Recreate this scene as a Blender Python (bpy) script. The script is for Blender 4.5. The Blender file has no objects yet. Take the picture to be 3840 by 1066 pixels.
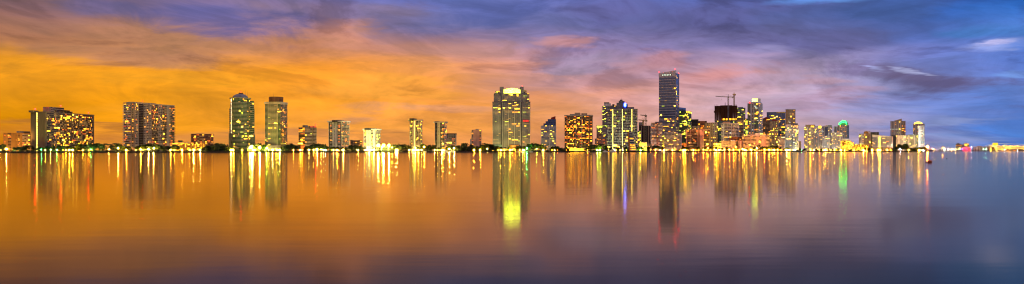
import bpy, math, random
from mathutils import Vector, Matrix
rnd = random.Random(7)
SC = bpy.context.scene
COL = SC.collection
F, CX, HY, H = 2850.0, 1920.0, 563.5, 4.0      # focal length in photo pixels, horizon row, eye height (m)
GZ = 2.0                                        # land level above the bay

def lin(c):
    return tuple(((v/255)/12.92 if v/255 <= .04045 else ((v/255+.055)/1.055)**2.4) for v in c)
def wx(px, D): return (px-CX)/F*D
def wz(py, D): return H+(HY-py)/F*D
def interp(pts, x):
    if x <= pts[0][0]: return pts[0][1]
    for (a, va), (b, vb) in zip(pts, pts[1:]):
        if x <= b: return va+(vb-va)*(x-a)/(b-a)
    return pts[-1][1]
SHORE = [(-900, 1050), (0, 1150), (1900, 1450), (2900, 1700), (3462, 1950)]
def ds(px): return interp(SHORE, px)

# ------------------------------------------------------------------ materials
MATS = {}
def nodes(m):
    m.use_nodes = True
    nt = m.node_tree
    return nt, nt.nodes['Principled BSDF']
def wall(name, col, rough=.8, amt=.25, scale=.15, metal=0., spec=.3):
    if name in MATS: return MATS[name]
    m = bpy.data.materials.new(name); nt, p = nodes(m)
    tc = nt.nodes.new('ShaderNodeTexCoord')
    n1 = nt.nodes.new('ShaderNodeTexNoise'); n1.inputs['Scale'].default_value = scale; n1.inputs['Detail'].default_value = 5
    mp = nt.nodes.new('ShaderNodeMapping'); mp.inputs['Scale'].default_value = (1, 1, .35)
    nt.links.new(tc.outputs['Object'], mp.inputs[0]); nt.links.new(mp.outputs[0], n1.inputs['Vector'])
    r = nt.nodes.new('ShaderNodeValToRGB')
    r.color_ramp.elements[0].position = .3; r.color_ramp.elements[1].position = .7
    r.color_ramp.elements[0].color = (*[c*(1-amt) for c in col], 1)
    r.color_ramp.elements[1].color = (*[min(1, c*(1+amt)) for c in col], 1)
    nt.links.new(n1.outputs[0], r.inputs[0]); nt.links.new(r.outputs[0], p.inputs['Base Color'])
    p.inputs['Roughness'].default_value = rough; p.inputs['Metallic'].default_value = metal
    p.inputs['Specular IOR Level'].default_value = spec
    MATS[name] = m; return m
def emis(name, col, s, sample=False, vary=.6):
    if name in MATS: return MATS[name]
    m = bpy.data.materials.new(name); nt, p = nodes(m)
    p.inputs['Base Color'].default_value = (.04, .04, .04, 1); p.inputs['Roughness'].default_value = .4
    p.inputs['Emission Color'].default_value = (*col, 1); p.inputs['Emission Strength'].default_value = s
    if vary:
        g = nt.nodes.new('ShaderNodeNewGeometry')
        n = nt.nodes.new('ShaderNodeTexNoise'); n.inputs['Scale'].default_value = .35; n.inputs['Detail'].default_value = 2
        nt.links.new(g.outputs['Position'], n.inputs['Vector'])
        mr = nt.nodes.new('ShaderNodeMapRange'); mr.inputs['From Min'].default_value = .3; mr.inputs['From Max'].default_value = .7
        mr.inputs['To Min'].default_value = s*(1-vary); mr.inputs['To Max'].default_value = s*(1+vary)
        nt.links.new(n.outputs[0], mr.inputs[0]); nt.links.new(mr.outputs[0], p.inputs['Emission Strength'])
    m.cycles.emission_sampling = 'AUTO' if sample else 'NONE'
    MATS[name] = m; return m
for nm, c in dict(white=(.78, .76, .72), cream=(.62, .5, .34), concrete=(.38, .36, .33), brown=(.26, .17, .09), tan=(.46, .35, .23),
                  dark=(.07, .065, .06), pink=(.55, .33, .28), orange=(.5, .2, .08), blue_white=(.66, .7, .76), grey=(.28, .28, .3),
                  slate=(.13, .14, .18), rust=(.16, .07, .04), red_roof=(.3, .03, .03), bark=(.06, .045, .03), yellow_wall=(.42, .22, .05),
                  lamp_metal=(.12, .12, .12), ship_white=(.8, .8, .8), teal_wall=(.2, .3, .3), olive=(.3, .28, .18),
                  crane_yellow=(.5, .36, .08), pale_grey=(.6, .58, .55), warm_lit_white=(.5, .37, .23), navy=(.03, .06, .25)).items():  # the ribbed tower's white carries the warm ambient light in its colour
    wall(nm, c)
def glass(name, c, rough=.12, metal=.2):
    return wall(name, c, rough=rough, amt=.35, scale=.4, metal=metal, spec=.6)
glass('glass_dark', (.025, .025, .03)); glass('glass_brown', (.06, .035, .02)); glass('glass_blue', (.05, .09, .24), .1, .5)
glass('glass_azure', (.12, .19, .4), .12, .6); glass('glass_green', (.03, .1, .05), .12, .4); glass('glass_teal', (.07, .13, .16), .12, .4); glass('glass_grey', (.06, .065, .085), .15, .3)
emis('lit_warm', (1, .33, .015), 3.); emis('lit_yellow', (1, .5, .02), 5.5); emis('lit_pale', (1, .6, .03), 18.)
emis('lit_orange', (1, .17, .01), 1.5); emis('lit_dim', (.85, .42, .09), .4); emis('lit_green', (.8, .95, .07), .9)
emis('lit_cool', (.85, .92, .7), 1.2); emis('lit_red', (1, .03, .02), .9); emis('lit_lime', (.9, 1, .06), 2.6)
WARM = dict(lit_warm=5, lit_yellow=3, lit_pale=.7, lit_orange=4, lit_dim=12)
YEL = dict(lit_warm=3, lit_yellow=4, lit_pale=1.6, lit_dim=12, lit_lime=1, lit_green=2)
ORG = dict(lit_warm=6, lit_yellow=2, lit_pale=.5, lit_orange=6, lit_dim=12, lit_red=.3)
MIX = dict(lit_warm=3, lit_yellow=3, lit_pale=1.1, lit_orange=1.5, lit_dim=7, lit_cool=3, lit_green=1)
GRN = dict(lit_yellow=5, lit_lime=3, lit_green=4, lit_dim=5, lit_pale=.6)
def pick(pal):
    t = rnd.random()*sum(pal.values())
    for k, v in pal.items():
        t -= v
        if t <= 0: return k
    return k

# ------------------------------------------------------------------ mesh helpers
class MB:
    def __init__(s): s.v = []; s.f = []; s.m = []; s.mats = []
    def mi(s, mat):
        if mat not in s.mats: s.mats.append(mat)
        return s.mats.index(mat)
    def face(s, pts, mat):
        n = len(s.v); s.v += [tuple(p) for p in pts]; s.f.append(tuple(range(n, n+len(pts)))); s.m.append(s.mi(mat))
    def prism(s, poly, z0, z1, mat, top=None):
        n = len(s.v); k = len(poly); top = top or poly; i = s.mi(mat)
        zz = z1 if isinstance(z1, (list, tuple)) else [z1]*k
        s.v += [(p[0], p[1], z0) for p in poly]+[(p[0], p[1], z) for p, z in zip(top, zz)]
        for j in range(k):
            q = (j+1) % k; s.f.append((n+j, n+q, n+k+q, n+k+j)); s.m.append(i)
        s.f.append(tuple(n+k+j for j in range(k))); s.m.append(i)
        s.f.append(tuple(n+j for j in reversed(range(k)))); s.m.append(i)
    def box(s, x0, y0, z0, x1, y1, z1, mat):
        s.prism([(x0, y0), (x1, y0), (x1, y1), (x0, y1)], z0, z1, mat)
    def tube(s, a, b, r0, r1, mat, n=6):
        a, b = Vector(a), Vector(b); d = (b-a)
        q = d.to_track_quat('Z', 'Y') if d.length > 1e-6 else None
        k = len(s.v); i = s.mi(mat)
        for c, r in ((a, r0), (b, r1)):
            for j in range(n):
                t = 2*math.pi*j/n
                s.v.append(tuple(c+q @ Vector((r*math.cos(t), r*math.sin(t), 0))))
        for j in range(n):
            w = (j+1) % n; s.f.append((k+j, k+w, k+n+w, k+n+j)); s.m.append(i)
        s.f.append(tuple(k+n+j for j in range(n))); s.m.append(i)
        s.f.append(tuple(k+j for j in reversed(range(n)))); s.m.append(i)
    def ball(s, c, r, mat, nu=8, nv=5, half=False):
        i = s.mi(mat); k = len(s.v); r = r if isinstance(r, tuple) else (r, r, r)
        v0 = 0 if half else -math.pi/2
        for a in range(nv+1):
            ph = v0+(math.pi/2-v0)*a/nv
            for b in range(nu):
                t = 2*math.pi*b/nu
                s.v.append((c[0]+r[0]*math.cos(ph)*math.cos(t), c[1]+r[1]*math.cos(ph)*math.sin(t), c[2]+r[2]*math.sin(ph)))
        for a in range(nv):
            for b in range(nu):
                w = (b+1) % nu; s.f.append((k+a*nu+b, k+a*nu+w, k+(a+1)*nu+w, k+(a+1)*nu+b)); s.m.append(i)
    def mesh(s, name):
        me = bpy.data.meshes.new(name); me.from_pydata(s.v, [], s.f)
        for mt in s.mats: me.materials.append(MATS[mt])
        me.polygons.foreach_set('material_index', s.m); me.update(); return me
    def build(s, name, parent=None, loc=(0, 0, 0)):
        o = bpy.data.objects.new(name, s.mesh(name)); COL.objects.link(o); o.parent = parent; o.location = loc; return o
def tag(o, label=None, cat=None, group=None, kind=None):
    for k, v in (('label', label), ('category', cat), ('group', group), ('kind', kind)):
        if v: o[k] = v
    return o
def empty(name, loc=(0, 0, 0), rz=0, label=None, cat=None, group=None):
    o = bpy.data.objects.new(name, None); COL.objects.link(o); o.location = loc; o.rotation_euler = (0, 0, rz)
    return tag(o, label, cat, group)
def link(name, me, parent, loc, rz=0, sc=(1, 1, 1)):
    o = bpy.data.objects.new(name, me); COL.objects.link(o); o.parent = parent
    o.location = loc; o.rotation_euler = (0, 0, rz); o.scale = sc; return o
UNIT = {}
def unit_box(mat):
    if ('b', mat) not in UNIT:
        m = MB(); m.box(0, 0, 0, 1, 1, 1, mat); UNIT['b', mat] = m.mesh('box_'+mat)
    return UNIT['b', mat]
def unit_quad(mat):
    if ('q', mat) not in UNIT:
        m = MB(); m.face([(0, 0, 0), (1, 0, 0), (1, 0, 1), (0, 0, 1)], mat); UNIT['q', mat] = m.mesh('pane_'+mat)
    return UNIT['q', mat]

# ------------------------------------------------------------------ buildings
BW = dict(p=.3, P=1., w=1., n=.7, b=1.7, B=1.7, g=1.2, d=.8, L=.35, h=1.4, s=.5)
class Bld:
    """A building whose near corner projects to column x1, spanning columns x0..x2; local x runs along its right-hand face."""
    def __init__(s, kind, label, x0, x1, x2, D, rel, top, nfl, wallm='concrete', glassm='glass_dark', depth=None, cat='building',
                 poly=None, z0=None, group=None, body=True):
        t1 = (x1-CX)/F; s.D = D; px, py = t1*D, D
        th = math.radians(rel)-math.atan(t1)*1.0; s.th = th
        r = (math.cos(th), math.sin(th)); l = (-math.sin(th), math.cos(th))
        t2 = (x2-CX)/F; t0 = (x0-CX)/F
        s.a = (t2*py-px)/(r[0]-t2*r[1]) if x2 > x1+.5 else (depth or 20)
        s.b = depth if depth else (t0*py-px)/(l[0]-t0*l[1])
        s.b = max(6, min(s.b, 160)); s.a = max(6, min(s.a, 200))
        z0 = GZ if z0 is None else z0
        s.o = empty(kind, (px, py, z0), th, label, cat, group)
        s.z0 = z0; s.h = wz(top, D)-z0; s.n = nfl; s.wm = wallm; s.gm = glassm; s.P = (px, py); s.r = r; s.l = l
        s.poly = poly(s) if poly else [(0, 0), (s.a, 0), (s.a, s.b), (0, s.b)]
        s.win = []; s.nslab = 0
        if body:
            m = MB(); m.prism(s.poly, 0, s.h, wallm); m.build('wall', s.o)
    def lx(s, px, y=0.):       # local x on the plane local y whose image column is px
        t = (px-CX)/F; bx, by = s.P[0]+y*s.l[0], s.P[1]+y*s.l[1]
        return (t*by-bx)/(s.r[0]-t*s.r[1])
    def ly(s, px, x=0.):       # local y whose image column is px on the plane local x
        t = (px-CX)/F
        return (t*(s.P[1]+x*s.r[1])-s.P[0]-x*s.r[0])/(s.l[0]-t*s.l[1])
    def lz(s, py, x=0., y=0.):
        d = s.P[1]+x*s.r[1]+y*s.l[1]
        return wz(py, d)-s.z0
    def edge(s, i, poly=None):
        P = poly or s.poly; a = Vector(P[i]); b = Vector(P[(i+1) % len(P)]); d = b-a; L = d.length
        return a, d/L, L, Vector((d.y, -d.x))/L
    def put(s, name, e, s0, s1, z0, z1, mat, out=.1, thick=0.):
        a, d, L, n = e; p = a+d*s0+n*(out+thick); rz = math.atan2(d.y, d.x)
        if thick: return link(name, unit_box(mat), s.o, (p.x, p.y, z0), rz, (s1-s0, thick, z1-z0))
        return link(name, unit_quad(mat), s.o, (p.x, p.y, z0), rz, (s1-s0, 1, z1-z0))
    def facade(s, i, style, lit=.25, pal=WARM, z0=0., z1=None, nfl=None, edge=None, balc=None, prot=1.3, over=0., run=.36, gm=None,
               rail=.36, piers=None, floorlit=.03, wh=None, ww=None):
        e = edge or s.edge(i); a, d, L, n = e; z1 = s.h if z1 is None else z1
        nfl = nfl or max(1, round(s.n*(z1-z0)/s.h)); fh = (z1-z0)/nfl
        tot = sum(BW[c] for c in style); u = L/tot; x = 0.; bays = []
        for c in style: bays.append((c, x, x+BW[c]*u)); x += BW[c]*u
        gm = gm or s.gm; balc = balc or s.wm
        for c, x0, x1 in bays:
            if c == 'p': s.put('pier', e, x0, x1, z0, z1+.4, piers or s.wm, 0.002, .7)
        runs = []
        for c, x0, x1 in bays:
            if c == 'b':
                if runs and abs(runs[-1][1]-x0) < .01: runs[-1][1] = x1
                else: runs.append([x0, x1])
        for k in range(nfl):
            zb = z0+k*fh; prev = False; full = rnd.random() < floorlit; pm = pick(pal)
            for c, x0, x1 in bays:
                w = x1-x0
                if c in 'pPs': continue
                if c == 'w': q = (x0+.18*w, x1-.18*w, zb+.28*fh, zb+.82*fh)
                elif c == 'n': q = (x0+.25*w, x1-.25*w, zb+.3*fh, zb+.75*fh)
                elif c == 'h': q = (x0, x1, zb+.3*fh, zb+.85*fh)
                elif c in 'bB': q = (x0+.03*w, x1-.03*w, zb+.12*fh, zb+.86*fh)
                elif c == 'g': q = (x0+.03*w, x1-.03*w, zb+.12*fh, zb+.86*fh)
                elif c == 'd': q = (x0+.03*w, x1-.03*w, zb+.06*fh, zb+.95*fh)
                elif c == 'L': q = (x0+.1*w, x1-.1*w, zb+.15*fh, zb+.9*fh)
                if wh and c in 'wh': q = (q[0], q[1], zb+wh[0]*fh, zb+wh[1]*fh)
                if ww and c in 'wh': q = (x0+ww*w, x1-ww*w, q[2], q[3])
                p = lit if not prev else max(lit, run)
                on = c == 'L' or (c != 'd' and (rnd.random() < p or (full and rnd.random() < .8)))
                mat = gm
                if on:
                    if not prev or rnd.random() < .5: pm = pick(pal)
                    mat = 'strip_light' if c == 'L' else pm
                if c != 'L': prev = on
                if c in 'bBg' and w > 4.2:      # one pane per room
                    kk = max(2, round(w/3.2)); sw = (q[1]-q[0])/kk
                    for jj in range(kk):
                        on2 = rnd.random() < p if not on else rnd.random() < .72
                        s.win.append((e, (q[0]+jj*sw+.15, q[0]+(jj+1)*sw-.15, q[2], q[3]), (mat if on else pick(pal)) if on2 else gm, on2))
                else: s.win.append((e, q, mat, on))
            for r0, r1 in runs:
                o0 = over if r0 < .5 else 0; o1 = over if r1 > L-.5 else 0
                s.put('balcony', e, r0-o0, r1+o1, zb-.02*fh, zb+rail*fh, balc, .003, prot); s.nslab += 1
        return e
    def rings(s, poly, z0, z1, nfl, out=1.2, mat=None, hgt=.36, name='balcony'):
        mat = mat or s.wm; k = len(poly); off = []
        for j in range(k):
            p, c, q = Vector(poly[j-1]), Vector(poly[j]), Vector(poly[(j+1) % k])
            d1, d2 = (c-p).normalized(), (q-c).normalized()
            n1, n2 = Vector((d1.y, -d1.x)), Vector((d2.y, -d2.x)); nn = (n1+n2); nn = nn/max(.5, nn.length_squared/2)
            off.append(tuple(c+nn*out))
        fh = (z1-z0)/nfl; m = MB(); m.prism(off, 0, hgt*fh, mat); me = m.mesh(name)
        for f in range(nfl): link(name, me, s.o, (0, 0, z0+f*fh))
    def done(s, cap=100):
        lit = [w for w in s.win if w[3]]; rest = [w for w in s.win if not w[3]]
        lit.sort(key=lambda w: -(w[1][1]-w[1][0])*(w[1][3]-w[1][2])*(3 if w[2] in ('lit_pale', 'lit_yellow') else 1)*(.5+rnd.random()))
        for e, q, mat, on in lit[:cap]: s.put('window', e, *q, mat, .12)
        rest += lit[cap:]
        if rest:
            m = MB()
            for (a, d, L, n), q, mat, on in rest:
                p0 = a+d*q[0]+n*.12; p1 = a+d*q[1]+n*.12
                m.face([(p0.x, p0.y, q[2]), (p1.x, p1.y, q[2]), (p1.x, p1.y, q[3]), (p0.x, p0.y, q[3])], mat)
            o = m.build('window', s.o); o['kind'] = 'stuff'
        return s
    def block(s, name, px0, px1, pytop, y0, dep, mat=None, zb=None, win=None, lit=.2, pal=WARM):
        """A rooftop or lower volume given by its image columns and top row."""
        x0 = s.lx(px0, y0); x1 = s.lx(px1, y0); zb = s.h if zb is None else zb; zt = s.lz(pytop, (x0+x1)/2, y0)
        poly = [(x0, y0), (x1, y0), (x1, y0+dep), (x0, y0+dep)]
        m = MB(); m.prism(poly, zb+.003, zt, mat or s.wm); m.build(name, s.o)
        if win: s.facade(0, win, lit, pal, zb, zt, max(1, round((zt-zb)/3.2)), s.edge(0, poly))
        return x0, x1, zt, poly
    def cap(s, name='roof', out=.9, t=1.2, mat=None, poly=None, z=None):
        P = poly or s.poly; cx = sum(p[0] for p in P)/len(P); cy = sum(p[1] for p in P)/len(P)
        big = []
        for p in P:
            v = Vector((p[0]-cx, p[1]-cy)); v = v*(1+out*1.41/max(1, v.length)); big.append((cx+v.x, cy+v.y))
        z = s.h if z is None else z
        m = MB(); m.prism(big, z+.002, z+t, mat or s.wm); m.build(name, s.o)
    def beacon(s, x, y, z, mat='beacon_red', r=.9):
        m = MB(); m.tube((x, y, z), (x, y, z+1.6), .15, .12, 'lamp_metal'); st = m.build('beacon', s.o)
        m = MB(); m.ball((x, y, z+1.6+r), r, mat); m.build('bulb', st)
    def mast(s, x, y, z, h):
        m = MB(); m.tube((x, y, z), (x, y, z+h), .25, .08, 'lamp_metal', 5); m.build('antenna', s.o)
emis('crown_light', (.7, 1, .05), 11, vary=.75, sample=True); emis('strip_light', (1, .72, .12), 7, vary=.3); emis('disc_white', (.7, .85, 1), 8, vary=0)
emis('pink_roof_glow', (1, .08, .2), 2.4, vary=.3); emis('blue_light', (.12, .2, 1), 6, vary=0); emis('neon_green', (.01, 1, .06), 22, vary=.3)  # the pink hall roof itself emits, standing for the light on it
emis('crown_lime', (.7, 1, .1), 9, vary=.6); emis('gold_roof_glow', (1, .6, .1), 2.4, vary=.5)  # the gold dome's glow is put into its roof surface as emission
emis('beacon_red', (1, .003, .003), 70, vary=0); emis('beacon_blue', (.015, .05, 1), 22, vary=.3)
# ------------------------------------------------------------------ the skyline, left to right
G = 'waterfront towers'
# low yellow block
b = Bld('apartment_block', 'low orange-lit apartment block at the far left end of the shore', 12, 12, 113, 1290, -4, 500, 12, 'yellow_wall', 'glass_brown', depth=22)
b.facade(0, 'PwPPhhPPPPnPwwPPbbbb', .3, ORG, balc='tan'); b.cap(t=.8)
b.block('penthouse', 62, 88, 492, 2, 15, 'slate'); b.block('penthouse', 88, 112, 493, 5, 12, 'dark'); b.done(60)
# brown slab
b = Bld('apartment_block', 'long brown slab block with a blank end wall and one lit stair strip', 115, 170, 353, 1230, 50, 422, 22, 'brown', 'glass_brown')
b.facade(3, 'PPPLPPPP', 0); b.facade(0, 'PbbbBwbbbbbwwpbbBbbwbbbbwP', .3, dict(lit_warm=6, lit_yellow=4, lit_pale=1, lit_orange=4, lit_dim=20), balc='brown', run=.6, rail=.3)
b.cap(t=1.5, out=.5); x0, x1, zt, p = b.block('stair_tower', 124, 145, 415, b.b-9, 8, 'brown')
b.block('penthouse', 190, 240, 403, 4, 14, 'tan', win='hhhhh', lit=.05); b.block('penthouse', 212, 262, 413, 1.5, 4, 'brown', win='dddd', lit=0); b.block('penthouse', 240, 272, 418, 6, 10, 'tan', win='hhh', lit=0)
b.beacon(b.lx(132, b.b-6), b.b-6, zt, r=1.1); b.beacon(b.lx(228, 8), 8, b.lz(403, b.lx(228, 8), 8)); b.beacon(b.a-8, 5, b.h+2); b.block('lift_housing', 326, 340, 430, 3, 5, 'brown'); b.done(100)
# white ribbed tower
b = Bld('apartment_tower', 'broad pale ribbed tower with dark glass bays beside the small orange block', 464, 506, 654, 1340, 46, 388, 28, 'warm_lit_white', 'glass_brown')
b.facade(3, 'bbbPwP', .3, ORG, balc='pale_grey', over=1.2, rail=.4); b.facade(0, 'nwnpdddddpwnnwnpwnpbbbnwnwpbbnPPwbb', .2, ORG, balc='brown', over=1.2, run=.4)
b.cap(t=1.8, out=.6); b.block('penthouse', 498, 545, 384, 3, 14, 'concrete', win='PdPPd', lit=0); b.block('penthouse', 545, 585, 387, 3, 14, 'tan'); b.block('penthouse', 586, 602, 393, 6, 8, 'concrete')
b.beacon(b.lx(535, 6), 6, b.lz(384, b.lx(535, 6), 6), r=.5); b.done(100)
# low houses between
b = Bld('low_building', 'low flat-roofed building with a lit top floor behind the shore palms', 651, 651, 704, 1500, -4, 535, 4, 'cream', 'glass_brown', depth=20)
b.facade(0, 'hhhhhhh', .85, dict(lit_yellow=3, lit_warm=2)); b.cap(); b.block('penthouse', 668, 684, 527, 3, 9, 'dark'); b.done()
b = Bld('apartment_block', 'small reddish block of glowing balconies on the skyline above the row of flats', 717, 717, 799, 1750, -3, 504, 12, 'orange', 'glass_brown', depth=25)
b.facade(0, 'bwbpwbwbpbwbwpbwb', .45, ORG, balc='orange', over=1.2); b.cap(t=1.4); b.block('penthouse', 735, 760, 501, 4, 10, 'tan'); b.done(70)
b = Bld('apartment_block', 'four-storey yellow-lit row of flats beside the dark wooded point', 671, 671, 771, 1300, -3, 541, 5, 'yellow_wall', 'glass_brown', depth=16)
b.facade(0, 'bwPPwPbPPwPwPbPwPwP', .5, dict(lit_yellow=3, lit_warm=4, lit_dim=3)); b.cap(); b.done(60)
b = Bld('pool_pavilion', 'low tan pavilion with lit openings at the foot of the pale ribbed tower', 470, 470, 545, 1245, -3, 553, 2, 'tan', 'glass_brown', depth=14)
b.facade(0, 'hPhPhPhhP', .7, ORG); b.cap(); b.done()
def arc(s, front=.0):
    """rounded front plan between local x 0..a, bulging toward the viewer by front metres"""
    n = 8; c = s.a/2; out = []
    for j in range(n+1):
        t = math.pi*(1-j/n); out.append((c+c*math.cos(t)*-1*-1, -front*math.sin(t)))
    out = [(c-c*math.cos(math.pi*j/n), -front*math.sin(math.pi*j/n)) for j in range(n+1)]
    return out+[(s.a, s.b), (0, s.b)]
# domed round tower
b = Bld('apartment_tower', 'round-fronted tower with a shallow dome on top and ringed balconies', 866, 866, 936, 1400, 0, 370, 40, 'olive', 'glass_green', depth=26, poly=lambda s: arc(s, 11))
for i in range(8): b.facade(i, 'BBpB' if i in (1, 6) else 'BBB', .08, YEL, floorlit=.06, gm='glass_green')
b.rings(b.poly, 0, b.h-6, 38, 1.3, 'olive', .3); b.cap(t=1.5, out=1.8)
c = b.a/2; m = MB(); m.ball((c, 6, b.h+1.5), (c*.85, 14, 8.2), 'grey', 16, 6, half=True); m.build('dome', b.o)
m = MB(); m.tube((c+1, 6, b.h+9.3), (c+1, 6, b.h+11.5), 4.2, 3.6, 'rust', 10); m.build('lantern', b.o); b.mast(c+9, 8, b.h+7, 9); b.mast(c+13, 8, b.h+5, 10); b.beacon(c+1, 6, b.h+11.4, r=.6)
x0 = b.lx(936, 8); x1 = b.lx(953, 8)
for k, (pa, pb, tp, y) in enumerate([(936, 952, 379, 6), (930, 954, 408, 4), (934, 956, 500, 1)]):
    a0, a1, zt, poly = b.block('side_wing', pa, pb, tp, y, 18, 'olive', zb=0); n = round(zt/3.6)
    b.rings(poly, 0, zt, n, .9, 'olive', .3); b.facade(0, 'BBB', .08, YEL, 0, zt, n, b.edge(0, poly))
for pa, pb, tp, y in [(858, 870, 500, 3), (861, 870, 405, 5)]:
    a0, a1, zt, poly = b.block('side_wing', pa, pb, tp, y, 14, 'olive', zb=0); b.rings(poly, 0, zt, round(zt/3.6), .9, 'olive', .3)
b.done(100)
b = Bld('pool_terrace', 'low blazing yellow terrace building between the domed tower and the green-glass tower', 928, 928, 1040, 1372, -3, 556, 2, 'cream', 'glass_dark', depth=14)
b.facade(0, 'hhphhphhphhphhph', .95, dict(lit_yellow=4, lit_lime=4, lit_pale=.6)); b.cap(t=.8, out=2, mat='cream'); b.done()
# green glass tower
b = Bld('apartment_tower', 'green-glass tower with curved cream balconies and a round rooftop drum', 994, 1052, 1076, 1410, 64, 390, 40, 'cream', 'glass_green')
b.facade(3, 'ggpbbbbwpgg', .07, YEL, balc='cream', rail=.42); b.facade(0, 'bbwbb', .15, WARM, balc='brown', over=1, rail=.3); b.cap(t=4, out=1.)
m = MB(); m.tube((10, b.b*.45, b.h+4), (10, b.b*.45, b.h+13.5), 13, 13, 'rust', 16); m.build('roof_drum', b.o); b.mast(8, b.b*.6, b.h+13, 9); b.beacon(-.5, b.b*.5, b.h+4, r=.5)
x0, x1, zt, poly = b.block('podium', 994, 1062, 546, 0, 30, 'cream', zb=0); b.o['_'] = 0; del b.o['_']; b.done(100)
# slab with red rooftop glow
b = Bld('apartment_block', 'dark balcony slab with a red-lit rooftop box left of the white pier tower', 1120, 1143, 1187, 1440, 32, 479, 17, 'brown', 'glass_brown')
b.facade(3, 'hhh', .35, ORG, run=.8); b.facade(0, 'bbbbPbb', .12, YEL, balc='tan', rail=.4); b.cap(t=.8, out=.4)
b.block('lift_housing', 1144, 1155, 470, 4, 9, 'slate'); x0, x1, zt, poly = b.block('roof_sign', 1163, 1184, 473, 2, 6, 'brown')
for k in range(3): b.put('sign_panel', b.edge(0, poly), .5+k*(x1-x0)/3, (k+1)*(x1-x0)/3-.5, b.h+1, zt-.6, 'lit_red', .2)
b.beacon(x1, 2, zt, r=.8); b.done(60)
# white pier towers
def pier_tower(label, x0, x1, x2, D, rel, top, n, wm, pal, st3, st0, lit=.25, pent=None, over=1., roof=None, rail=.4, pm='concrete'):
    b = Bld('apartment_tower', label, x0, x1, x2, D, rel, top, n, wm, 'glass_dark')
    b.facade(3, st3, lit, pal, piers=wm); b.facade(0, st0, lit, pal, over=.8, rail=rail, balc=pm)
    b.cap(t=2.6, out=2, mat=roof or wm)
    for p in pent or []: b.block('penthouse', *p, mat='dark')
    return b
b = pier_tower('white pier tower with a flat overhanging roof beside the long glass podium', 1233, 1281, 1309, 1480, 52, 458, 20, 'white', ORG, 'pdhdpPnPPpdhdpp', 'bbbbb', .3, [(1257, 1270, 451, 8, 8), (1272, 1290, 451, 8, 8)]); b.done(100)
b = Bld('apartment_block', 'little brown block half hidden by trees between two white pier towers', 1314, 1314, 1356, 1700, -4, 528, 8, 'brown', 'glass_brown', depth=20)
b.facade(0, 'bwbwbwbwb', .25, WARM, balc='tan'); b.cap(t=.7); b.block('lift_housing', 1314, 1322, 525, 3, 6); b.block('lift_housing', 1348, 1356, 525, 3, 6); b.done(50)
b = pier_tower('floodlit yellow-white pier tower right beside the three stadium-bright floodlights', 1364, 1407, 1425, 1500, 58, 488, 15, 'white', YEL, 'phgpPPnPPphgpPP', 'bbbbb', .65, [(1383, 1412, 481, 8, 10)]); b.done(90)
b = pier_tower('slim yellow-washed pier tower with a lit white strip up its middle', 1536, 1577, 1582, 1520, 75, 454, 22, 'cream', YEL, 'pphgpPPLPPghppww', 'bb', .3, [(1550, 1563, 445, 14, 8)]); b.done(100)
b = pier_tower('slim grey pier tower joined to a lower balcony block', 1631, 1667, 1674, 1500, 72, 461, 21, 'concrete', ORG, 'pdddpPnPpdhhdp', 'bb', .35, [(1645, 1664, 456, 12, 8)]); b.done(100)
b = Bld('apartment_block', 'striped block of lit vertical bays right behind the slim grey pier tower', 1674, 1674, 1709, 1620, -5, 504, 13, 'concrete', 'glass_brown', depth=20)
b.facade(0, 'pwpwpwpwpwp', .35, WARM); b.cap(t=2, mat='dark'); b.done(60)
b = Bld('apartment_tower', 'thin pink tower with a blank central wall and lit corner balconies', 1769, 1769, 1804, 1500, -3, 489, 17, 'pink', 'glass_brown', depth=20)
b.facade(0, 'bPPPPPPPb', .5, WARM, balc='concrete', over=1); b.cap(t=1.2, out=.3); b.block('penthouse', 1783, 1795, 484, 2, 8, 'concrete'); b.block('penthouse', 1769, 1778, 487, 2, 6, 'slate'); b.block('penthouse', 1795, 1803, 488, 2, 6, 'slate'); b.done(60)
b = Bld('office_tower', 'faint pale block on the skyline peeking beside the thin pink tower', 1763, 1763, 1771, 2200, -3, 523, 10, 'pale_grey', depth=15); b.facade(0, 'www', .1); b.cap(t=.6); b.done(10)
# long podium with slender columns
for lab, pa, pb, D in (('long low glass podium on slim columns below the floodlit pier tower', 1296, 1484, 1412), ('long low terrace with flat roof below the slim yellow-washed tower', 1524, 1640, 1425)):
    b = Bld('podium_building', lab, pa, pa, pb, D, -6 if pa < 1400 else -3, 553, 2, 'olive', 'glass_grey', depth=16)
    b.facade(0, 'pdddpdddpdddpdddpdddpdddpdddp', 0, piers='pale_grey'); b.cap(t=1.2, out=2.5, mat='concrete'); b.done()
# big stepped tower
b = Bld('apartment_tower', 'huge stepped grey tower with a bright arched crown and dark glass stripes', 1849, 1849, 1987, 1560, 0, 383, 46, 'grey', 'glass_grey', depth=36)
fh = b.h/46
b.facade(0, 'BBBBddPBBBpBBBpBBBPddBBBB', .09, YEL, floorlit=.03, run=.4, wh=None, piers='pale_grey')
m = b.poly; b.rings([(0, 1), (b.lx(1877)-.5, 1), (b.lx(1877)-.5, 20), (0, 20)], 0, b.h, 46, 1.4, 'pale_grey', .3)
b.rings([(b.lx(1959)+.5, 1), (b.a, 1), (b.a, 20), (b.lx(1959)+.5, 20)], 0, b.h, 46, 1.4, 'pale_grey', .3)
b.rings([(b.lx(1889), .4), (b.lx(1950), .4), (b.lx(1950), 10), (b.lx(1889), 10)], 0, b.h, 46, .6, 'pale_grey', .24)
b.cap(t=.8, out=1.2)
x0, x1, zt, poly = b.block('upper_tier', 1853, 1984, 350, 1.5, 30); n = round((zt-b.h)/fh)
b.facade(0, 'BBBddPBBBpBBBpBBBPddBBB', .12, YEL, b.h, zt, n, b.edge(0, poly)); 
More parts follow.
